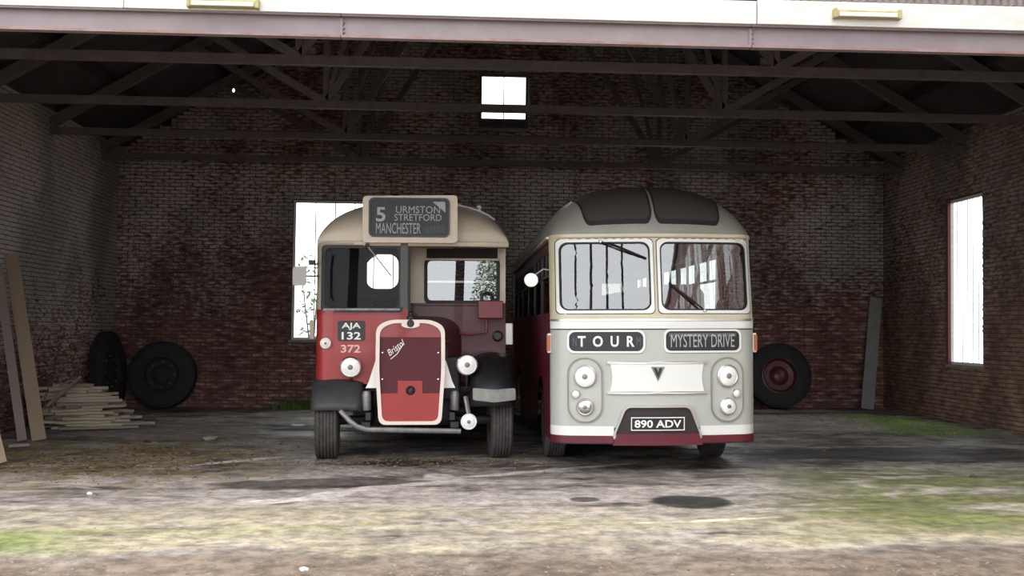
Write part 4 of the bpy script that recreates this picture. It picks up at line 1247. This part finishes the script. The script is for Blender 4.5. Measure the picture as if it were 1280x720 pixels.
    bx = MB().bb(a.x, b.x, YBH - .2, YBH - .01, a.z, b.z).build('equipment_box', 'bus_maroon_light', root, smooth=0, bevel=.012)
    MB().tube([(a.x + .05, YBH - .1, b.z), (a.x + .05, YBH - .1, b.z + .08), (a.x + .1, YBH - .1, b.z + .11), (a.x + .18, YBH - .1, b.z + .09), (a.x + .2, YBH - .1, b.z)], .02, 8).build('hose', 'black_paint', bx)
    MB().tube([((a.x + b.x) / 2 - .05, YBH - .1, a.z), ((a.x + b.x) / 2 - .05, YBH - .1, a.z - .18), (a.x - .1, YBH - .1, a.z - .22), (a.x - .25, YBH - .1, a.z - .2)], .016, 8).build('pipe', 'bus_maroon_light', bx)
    a, b = Lp(632, 431, YBH - .05), Lp(641, 404, YBH - .05)
    MB().bb(a.x, b.x, YBH - .08, YBH + .04, a.z, b.z).build('side_marker', 'lamp_white', root, smooth=0, bevel=.015)
    # offside mirror
    a, b = Lp(366, 357, -.06), Lp(383, 333, -.06)
    mr_ = MB().prism(rrect(a.x, b.x, a.z, b.z, .03, 4), py(-.06), .02, .03, 2).build('mirror', 'grey_mirror', root, smooth=40)
    MB().tube([(b.x, -.045, (a.z + b.z) / 2), (b.x + .08, -.03, (a.z + b.z) / 2 + .0), (-W + .04, .12, (a.z + b.z) / 2 + .01)], .012, 6).build('mirror_arm', 'black_paint', mr_)
    q = Lp(389, 328, .02); MB().bb(q.x - .03, q.x + .05, .0, .08, q.z - .03, q.z + .03).build('mirror_bracket', 'dark_metal', root, smooth=0)
    q = Lp(390, 412, .06); MB().bb(q.x - .03, q.x + .03, .04, .12, q.z - .12, q.z + .12).build('door_hinge', 'bus_cream_dark', root, smooth=0, bevel=.01)
    # windscreen wiper
    p0, p1 = Lp(459, 307, -.02), Lp(489, 345, -.02)
    wp = MB().tube([p0, p1], .010, 6).build('wiper', 'chrome_dull', root)
    MB().lathe([(.025, -.03), (.025, .02), (.012, .03)], p0, (0, -1, 0), 10).build('spindle', 'black_paint', wp)
    return root
mat('sign_blind', '#3b3e41', .6, col2='#2e3033', scale=10)
mat('letter_blind', '#a3a6a7', .6)
mat('letter_pink', '#dcb7b0', .5)
mat('bus_maroon_mesh', '#4d1720', .7, col2='#571b24', scale=8)
mat('bus_maroon_light', '#7a2530', .45, coat=.2)
mat('grey_dusty', '#95948f', .7, col2='#6c6a66', scale=8)
mat('grey_mirror', '#a9a49f', .4)
mat('black_dusty', '#2e2d30', .55, col2='#3d3b3c', scale=6)
glass_mat('glass_cab', '#c9cdca', 1.2)
glass_mat('glass_bulkhead', '#b9bbb9', 2.4)
build_bus()

# ------------------------------------------------------------------ loose wheels, planks, timber heap
EDGE_PX = next(k for k in range(100, 220) if P(k, 462, 21.75).x > XL + .265)
def loose_wheel(px, py, Y, r, w, lean, label, rim, yaw=0):
    c = P(px, py, Y)
    base = gz(c.x)
    t = tag(empty('spare_wheel', (c.x, Y, base + w * .5 * math.sin(abs(lean)) - .006), (lean, 0, yaw)), label, 'wheel')
    pr = [(r * .56, -w * .42), (r * .62, -w * .5), (r * .86, -w * .5), (r * .97, -w * .42)]
    for k in range(5):
        t0 = -w * .40 + k * w * .80 / 5; t1 = t0 + w * .80 / 5
        pr += [(r, t0 + .006), (r, t1 - .008), (r * .975, t1 - .004), (r * .975, t1 + .002)]
    pr += [(r * .97, w * .42), (r * .86, w * .5), (r * .62, w * .5), (r * .56, w * .42)]
    MB().lathe(pr + [pr[0]], (0, 0, r), (0, -1, 0), 40, cap=False).build('tyre', 'rubber', t, smooth=50)
    h = MB().lathe([(r * .57, -w * .35), (r * .57, w * .40), (r * .53, w * .42), (r * .46, w * .16), (r * .30, w * .12), (r * .22, w * .30), (r * .16, w * .38), (.001, w * .39)], (0, 0, r), (0, -1, 0), 28).build('rim', rim, t)
    for k in range(8):
        a = k * PI / 4
        MB().lathe([(.016, 0), (.016, .03), (.008, .035)], (r * .38 * math.cos(a), -w * .14, r + r * .38 * math.sin(a)), (0, -1, 0), 6).build('wheel_nut', 'grey_metal', h)
    return t
loose_wheel(201, 468, 22.29, .68, .28, -.17, 'black spare wheel leaning on the back wall near the timber heap', 'rubber')
loose_wheel(EDGE_PX, 462, 21.75, .79, .20, -.08, 'dark tyre standing edge-on between the spare wheel and the brick corner', 'rubber', 1.52)
loose_wheel(975, 472, 22.29, .68, .28, -.17, 'spare wheel with a dark red rim behind the silver coach', 'bus_maroon')

def plank(name, base, top, w, t, material, label, facing=(0, -1, 0), cat='plank', group=None):
    base, top = Vector(base), Vector(top)
    d = top - base; L = d.length; d.normalize()
    n = Vector(facing); n = (n - d * n.dot(d)).normalized(); s = d.cross(n)
    o = MB().box((0, 0, L / 2), (w, t, L)).build(name, material, smooth=0, bevel=.006)
    o.matrix_world = Matrix((s, -n, d)).transposed().to_4x4() @ Matrix.Identity(4)
    o.location = base
    return tag(o, label, cat, group)
def on_wall(px, py, gap):
    """point of the left wall (gap in front of its bricks) seen at a pixel"""
    d = FW + RT * ((px - 640) / FPX) - UP * ((py - 360) / FPX)
    return Vector((0, 0, CAM_H)) + d * ((XL + gap) / d.x)
def on_floor(px, py):
    d = FW + RT * ((px - 640) / FPX) - UP * ((py - 360) / FPX)
    t = -CAM_H / d.z
    for _ in range(4):
        p = Vector((0, 0, CAM_H)) + d * t
        t = (gz(p.x) - CAM_H) / d.z
    return Vector((0, 0, CAM_H)) + d * t
b = on_floor(49, 551)
plank('leaning_plank', b + Vector((0, 0, .005)), on_wall(14, 318, .14), .20, .05, 'wood_pale', 'wide pale plank leaning beside the narrow one at the side wall', (.35, -1, 0))
b = on_floor(36, 551)
plank('leaning_plank', b + Vector((-.05, -.10, .005)), on_wall(-3, 330, .11), .13, .06, 'wood_grey', 'narrow grey plank leaning close beside the wide pale plank', (.3, -1, 0))
b = on_floor(5, 582)
plank('leaning_plank', b + Vector((-.10, 0, .005)), on_wall(-90, 240, .17), .26, .06, 'wood_pale', 'tan plank leaning apart, its foot out on the straw-strewn floor', (.5, -1, 0))
b = P(1084, 503, 22.3)
plank('leaning_board', (b.x, 22.3, gz(b.x) + .004), P(1095, 372, 22.62), .27, .035, 'board_white', 'pale grey board leaning in the brick corner past the red-rimmed wheel', (0, -1, 0), 'board')

# heap of sawn offcuts against the left wall
rnd = random.Random(11)
hc = on_floor(108, 536)
proto = None
i = 0
zl_ = .012
HEAP = []
for layer in range(15):
    n = (8, 8, 8, 7, 7, 7, 6, 6, 6, 5, 5, 4, 4, 3, 2)[layer]
    base_ang = rnd.uniform(.1, .8)
    for k in range(n):
        L = rnd.uniform(.85, 1.5) * (1 - .03 * layer); w = rnd.uniform(.08, .125); t = rnd.uniform(.042, .047)
        o = MB().box((0, 0, 0), (L, w, t)).build('timber_offcut', rnd.choice(['wood_pale2', 'wood_pale2', 'wood_grey2']), smooth=0, bevel=.004)
        v = (k - n / 2 + .5) * .165; u = rnd.gauss(-.05, .14) - .025 * layer
        short = XL + .06 + L / 2 * math.cos(base_ang) + w - (hc.x + u * math.cos(base_ang) - v * math.sin(base_ang))
        if short > 0: u += short / math.cos(base_ang)     # clear of the side wall
        x = hc.x + u * math.cos(base_ang) - v * math.sin(base_ang)
        y = hc.y + .40 + u * math.sin(base_ang) + v * math.cos(base_ang)
        yaw = base_ang + rnd.uniform(-.022, .022)
        o.location = (x, y, gz(hc.x) + zl_ + t / 2)
        o.rotation_euler = (0, 0, yaw)
        HEAP.append((x, y, L / 2, w / 2, yaw, gz(hc.x) + zl_ + t))
        tag(o, 'rough pale board among the heap of sawn offcuts by the leaning planks', 'board', 'sawn offcuts in the heap')
    zl_ += .047
def heap_top(x, y, m=.05):
    """height of the topmost board under a point, 0 beside the heap"""
    z = gz(x)
    for bx_, by_, hl, hw_, an, top_ in HEAP:
        dx, dy = x - bx_, y - by_
        if abs(dx * math.cos(an) + dy * math.sin(an)) < hl + m and abs(-dx * math.sin(an) + dy * math.cos(an)) < hw_ + m: z = max(z, top_)
    return z
p0, p1 = P(58, 514, hc.y - .50), P(101, 476, hc.y + .15)    # the batten lies across the heap, clear of the boards it crosses
lift = max(heap_top(*(p0.lerp(p1, k / 40)).xy) - p0.lerp(p1, k / 40).z for k in range(41))
p0.z += lift + .024; p1.z += lift + .024
plank('slanting_batten', p0, p1, .05, .04, 'wood_grey2', 'thin batten slanting up across the top of the offcut heap', (0, -1, .3), 'batten')
b = on_floor(24, 560)
plank('timber_scrap', b + Vector((-.14, -.03, .03)), b + Vector((.08, .12, .035)), .1, .04, 'wood_grey2', 'short timber scrap lying at the foot of the leaning planks', (0, 0, 1), 'board')

# ------------------------------------------------------------------ litter, leaves, stones, weeds
bpy.context.view_layer.update()
def stands(x, y, under=True):
    for o in CLEAR:
        if o[0] < x < o[1] and o[2] < y < o[3]: return True
    return False
CLEAR = []
for o in list(SC.objects):
    nm = o.name.split('.')[0]
    if nm in ('tyre', 'timber_offcut', 'leaning_plank', 'leaning_board', 'timber_scrap', 'bumper_bar', 'skirt', 'bumper_lip') and o.type == 'MESH':
        q = [o.matrix_world @ v.co for v in o.data.vertices]
        low = [p for p in q if p.z < gz(p.x) + .12]
        if nm in ('tyre', 'timber_offcut', 'leaning_plank', 'leaning_board', 'timber_scrap') and low:
            CLEAR.append((min(p.x for p in low) - .04, max(p.x for p in low) + .04, min(p.y for p in low) - .04, max(p.y for p in low) + .04))
for px_, py_ in ((373, 532), (262, 550), (112, 618), (184, 553)):
    q = on_floor(px_, py_); CLEAR.append((q.x - .2, q.x + .2, q.y - .2, q.y + .2))
def scatter(name, n, area, size, material, label, cat, seed, flat=True):
    r = random.Random(seed); mb = MB()
    for _ in range(n):
        x, y = area(r)
        while stands(x, y): x, y = area(r)
        z = gz(x) + .018
        s = r.uniform(*size); a = r.uniform(0, 2 * PI)
        u = Vector((math.cos(a), math.sin(a), r.uniform(-.3, .3))) * s; v = Vector((-math.sin(a), math.cos(a), r.uniform(-.3, .3))) * s * .5
        c = Vector((x, y, z + s * .25))
        mb.add([c - u, c - v, c + u, c + v + Vector((0, 0, s * .2))], [(0, 1, 2), (0, 2, 3)])
    o = mb.build(name, material, smooth=0)
    return tag(o, label, cat, kind='stuff')
scatter('dead_leaves', 2600, lambda r: (max(-6.7, r.gauss(-4.0, 1.1)), r.gauss(13.6, 1.0)), (.012, .035), 'leaf_brown', 'brown dead leaves scattered over the floor by the planks', 'leaves', 3)
scatter('leaf_litter', 900, lambda r: (r.gauss(-.6, .9), r.gauss(13.4, .35)), (.010, .03), 'leaf_brown', 'brown leaf litter in front of the red bus', 'leaves', 4)
scatter('gravel', 1500, lambda r: (r.uniform(-5, 6), 7.0 + abs(r.gauss(0, .7))), (.008, .022), 'stone', 'fine gravel along the track outside the shed', 'gravel', 5)
scatter('floor_debris', 1500, lambda r: (r.uniform(-6, 6.9), r.uniform(14.5, 22)), (.010, .03), 'stone', 'small crumbs of rubble over the dark floor', 'rubble', 6)
def weeds(name, n, area, hgt, label, seed):
    r = random.Random(seed); mb = MB()
    for _ in range(n):
        x, y = area(r); z = gz(x) - .005; h = r.uniform(*hgt); a = r.uniform(0, 2 * PI); w = h * .12
        d = Vector((math.cos(a), math.sin(a), 0)); l = d.orthogonal().normalized() * 0 + Vector((-d.y, d.x, 0))
        b_ = Vector((x, y, z)); m_ = b_ + Vector((0, 0, h * .6)) + d * h * .2; t_ = b_ + Vector((0, 0, h)) + d * h * .6
        mb.add([b_ - l * w * .5, b_ + l * w * .5, m_ + l * w * .5, m_ - l * w * .5, t_], [(0, 1, 2, 3), (3, 2, 4)])
    return tag(mb.build(name, 'leaf_green', smooth=0), label, 'weeds', kind='stuff')
weeds('weeds', 700, lambda r: (-3.1 + r.gauss(0, .35), 22.5 - abs(r.gauss(0, .2))), (.05, .22), 'green weeds at the foot of the back wall beside the red bus', 8)
weeds('moss_tufts', 2600, lambda r: (7.7 + r.gauss(0, .35), r.uniform(16.8, 20.5)), (.02, .06), 'bright moss strip along the foot of the brown side wall', 9)
def stone(px, py, s, material, label, cat='stone', name='stone', flat=.5):
    p = on_floor(px, py); r = random.Random(px)
    bm = bmesh.new(); bmesh.ops.create_icosphere(bm, subdivisions=1, radius=s)
    for v in bm.verts: v.co = Vector((v.co.x * r.uniform(.8, 1.3), v.co.y * r.uniform(.7, 1.1), v.co.z * flat * r.uniform(.7, 1.2)))
    me = bpy.data.meshes.new(name); bm.to_mesh(me); bm.free(); me.materials.append(MATS[material])
    o = bpy.data.objects.new(name, me); COL.objects.link(o)
    o.location = (p.x, p.y, gz(p.x) + s * flat * .5)
    return tag(o, label, cat)
stone(373, 532, .13, 'litter', 'flat white scrap lying beside the front tyre of the red bus', 'litter', 'white_scrap', .12)
stone(262, 550, .11, 'stone', 'pale lump of rubble between the spare wheel and the red bus')
stone(112, 618, .035, 'litter', 'small white chip on the floor ahead of the leaning planks')
stone(380, 713, .035, 'litter', 'white chip on the brown track outside the shed')
stone(1217, 597, .05, 'bark', 'dark clod on the mossy floor ahead of the brown side wall')
stone(184, 553, .05, 'bus_maroon', 'small red brick fragment near the offcut heap', 'brick fragment', 'brick_fragment')

# bare bulb on the truss, seen as a bright dot
q = P(292, 113, 18.9)
lb = tag(empty('light_bulb', (q.x, q.y, q.z)), 'tiny bright bulb hanging from the dark roof timbers', 'bulb')
me_ = bpy.data.materials.new('bulb_glow'); me_.use_nodes = True
me_.node_tree.nodes['Principled BSDF'].inputs['Emission Color'].default_value = (1, .98, .95, 1)
me_.node_tree.nodes['Principled BSDF'].inputs['Emission Strength'].default_value = 3
MATS['bulb_glow'] = me_
MB().lathe([(.005, -.03), (.015, -.022), (.022, 0), (.014, .02), (.01, .03)], (0, 0, 0), (0, 0, 1), 12).build('bulb', 'bulb_glow', lb)
MB().tube([(0, 0, .05), (0, 0, roof_z(q.x) + .12 - q.z)], .008, 5).build('flex', 'black_paint', lb)

# ------------------------------------------------------------------ outside: what the windows and the glass look out on
def shrub(x, y, h, rad, n, label, seed, cat='shrub', name='shrub'):
    r = random.Random(seed)
    t = tag(empty(name, (x, y, 0)), label, cat, 'shrubs and trees outside the shed')
    mb = MB()
    for _ in range(n):
        a = r.uniform(0, 2 * PI); u = r.random() ** .5; zz = r.random()
        p = Vector((rad * u * math.cos(a) * (1 - .35 * zz), rad * u * math.sin(a) * (1 - .35 * zz), h * (.15 + .85 * zz)))
        s = r.uniform(.04, .09) * (1 if h < 6 else 2.6)
        d = Vector((r.gauss(0, 1), r.gauss(0, 1), r.gauss(0, .6))).normalized() * s; e = d.orthogonal().normalized() * s * .5
        mb.add([p - d, p - e, p + d, p + e], [(0, 1, 2, 3)])
    tag(mb.build('foliage', 'leaf_green', t, smooth=0), kind='stuff')
    st = MB()
    for k in range(5):
        a = k * 1.3
        st.tube([(0, 0, -.1), (.15 * rad * math.cos(a), .15 * rad * math.sin(a), h * .4), (.6 * rad * math.cos(a), .6 * rad * math.sin(a), h * .85)], [.03 * h / 3, .02 * h / 3, .006], 5)
    tag(st.build('stem', 'bark', t), kind='stuff')
shrub(-3.4, 25.2, 3.3, .55, 260, 'thin leafy shrub outside the window behind the red bus', 21)

shrub(-4.9, -22, 5.2, 2.6, 9000, 'broad dark hedge tree added out of view for the bus window reflection', 31, 'tree', 'tree')  # trees added unseen; the gap between them shapes the bus window's reflection
shrub(3.6, -22, 5.0, 2.6, 9000, 'broad dark hedge tree added out of view on the coach side for the bus window reflection', 32, 'tree', 'tree')

# invented unseen poles, added to put dark bars in the coach windscreen reflection
def pole(x, y, h, lean, label):
    t = tag(empty('reflection_pole', (x, y, -.1), (0, lean, 0)), label, 'pole', 'poles added for reflections')
    MB().tube([(0, 0, 0), (0, 0, h * .5), (0, 0, h)], [.17, .14, .11], 10).build('shaft', 'timber_dark', t)
    MB().bb(-.5, .5, -.05, .05, h - .6, h - .48).build('crossarm', 'timber_dark', t, smooth=0)
for i, x in enumerate((-4.6, -2.9, -1.2, .5)):
    pole(x, -6, 13, .02, 'tall dark pole added out of view for the bars in the windscreen reflection')

# brick workshop at the side of the yard, mirrored in the other windscreen pane
wk = tag(empty('brick_workshop', (10.5, -2, 0)), 'red brick workshop with white windows beside the yard', 'building')
MB().bb(0, 5, -13, 10.5, -.2, 11).build('wall', 'brick_back', wk, smooth=0)
MB().bb(-.3, 5.3, -13.3, 10.8, 11, 11.3).build('roof', 'slate', wk, smooth=0)
for k in range(9):
    for zz in (6.4, 8.2):
        y = -11.5 + k * 2.4
        w = MB().bb(-.04, .0, y - .7, y + .7, zz, zz + 1.5).build('window', 'van_white', wk, smooth=0)
        MB().bb(-.06, -.045, y - .04, y + .04, zz, zz + 1.5).build('glazing_bar', 'slate', w, smooth=0)
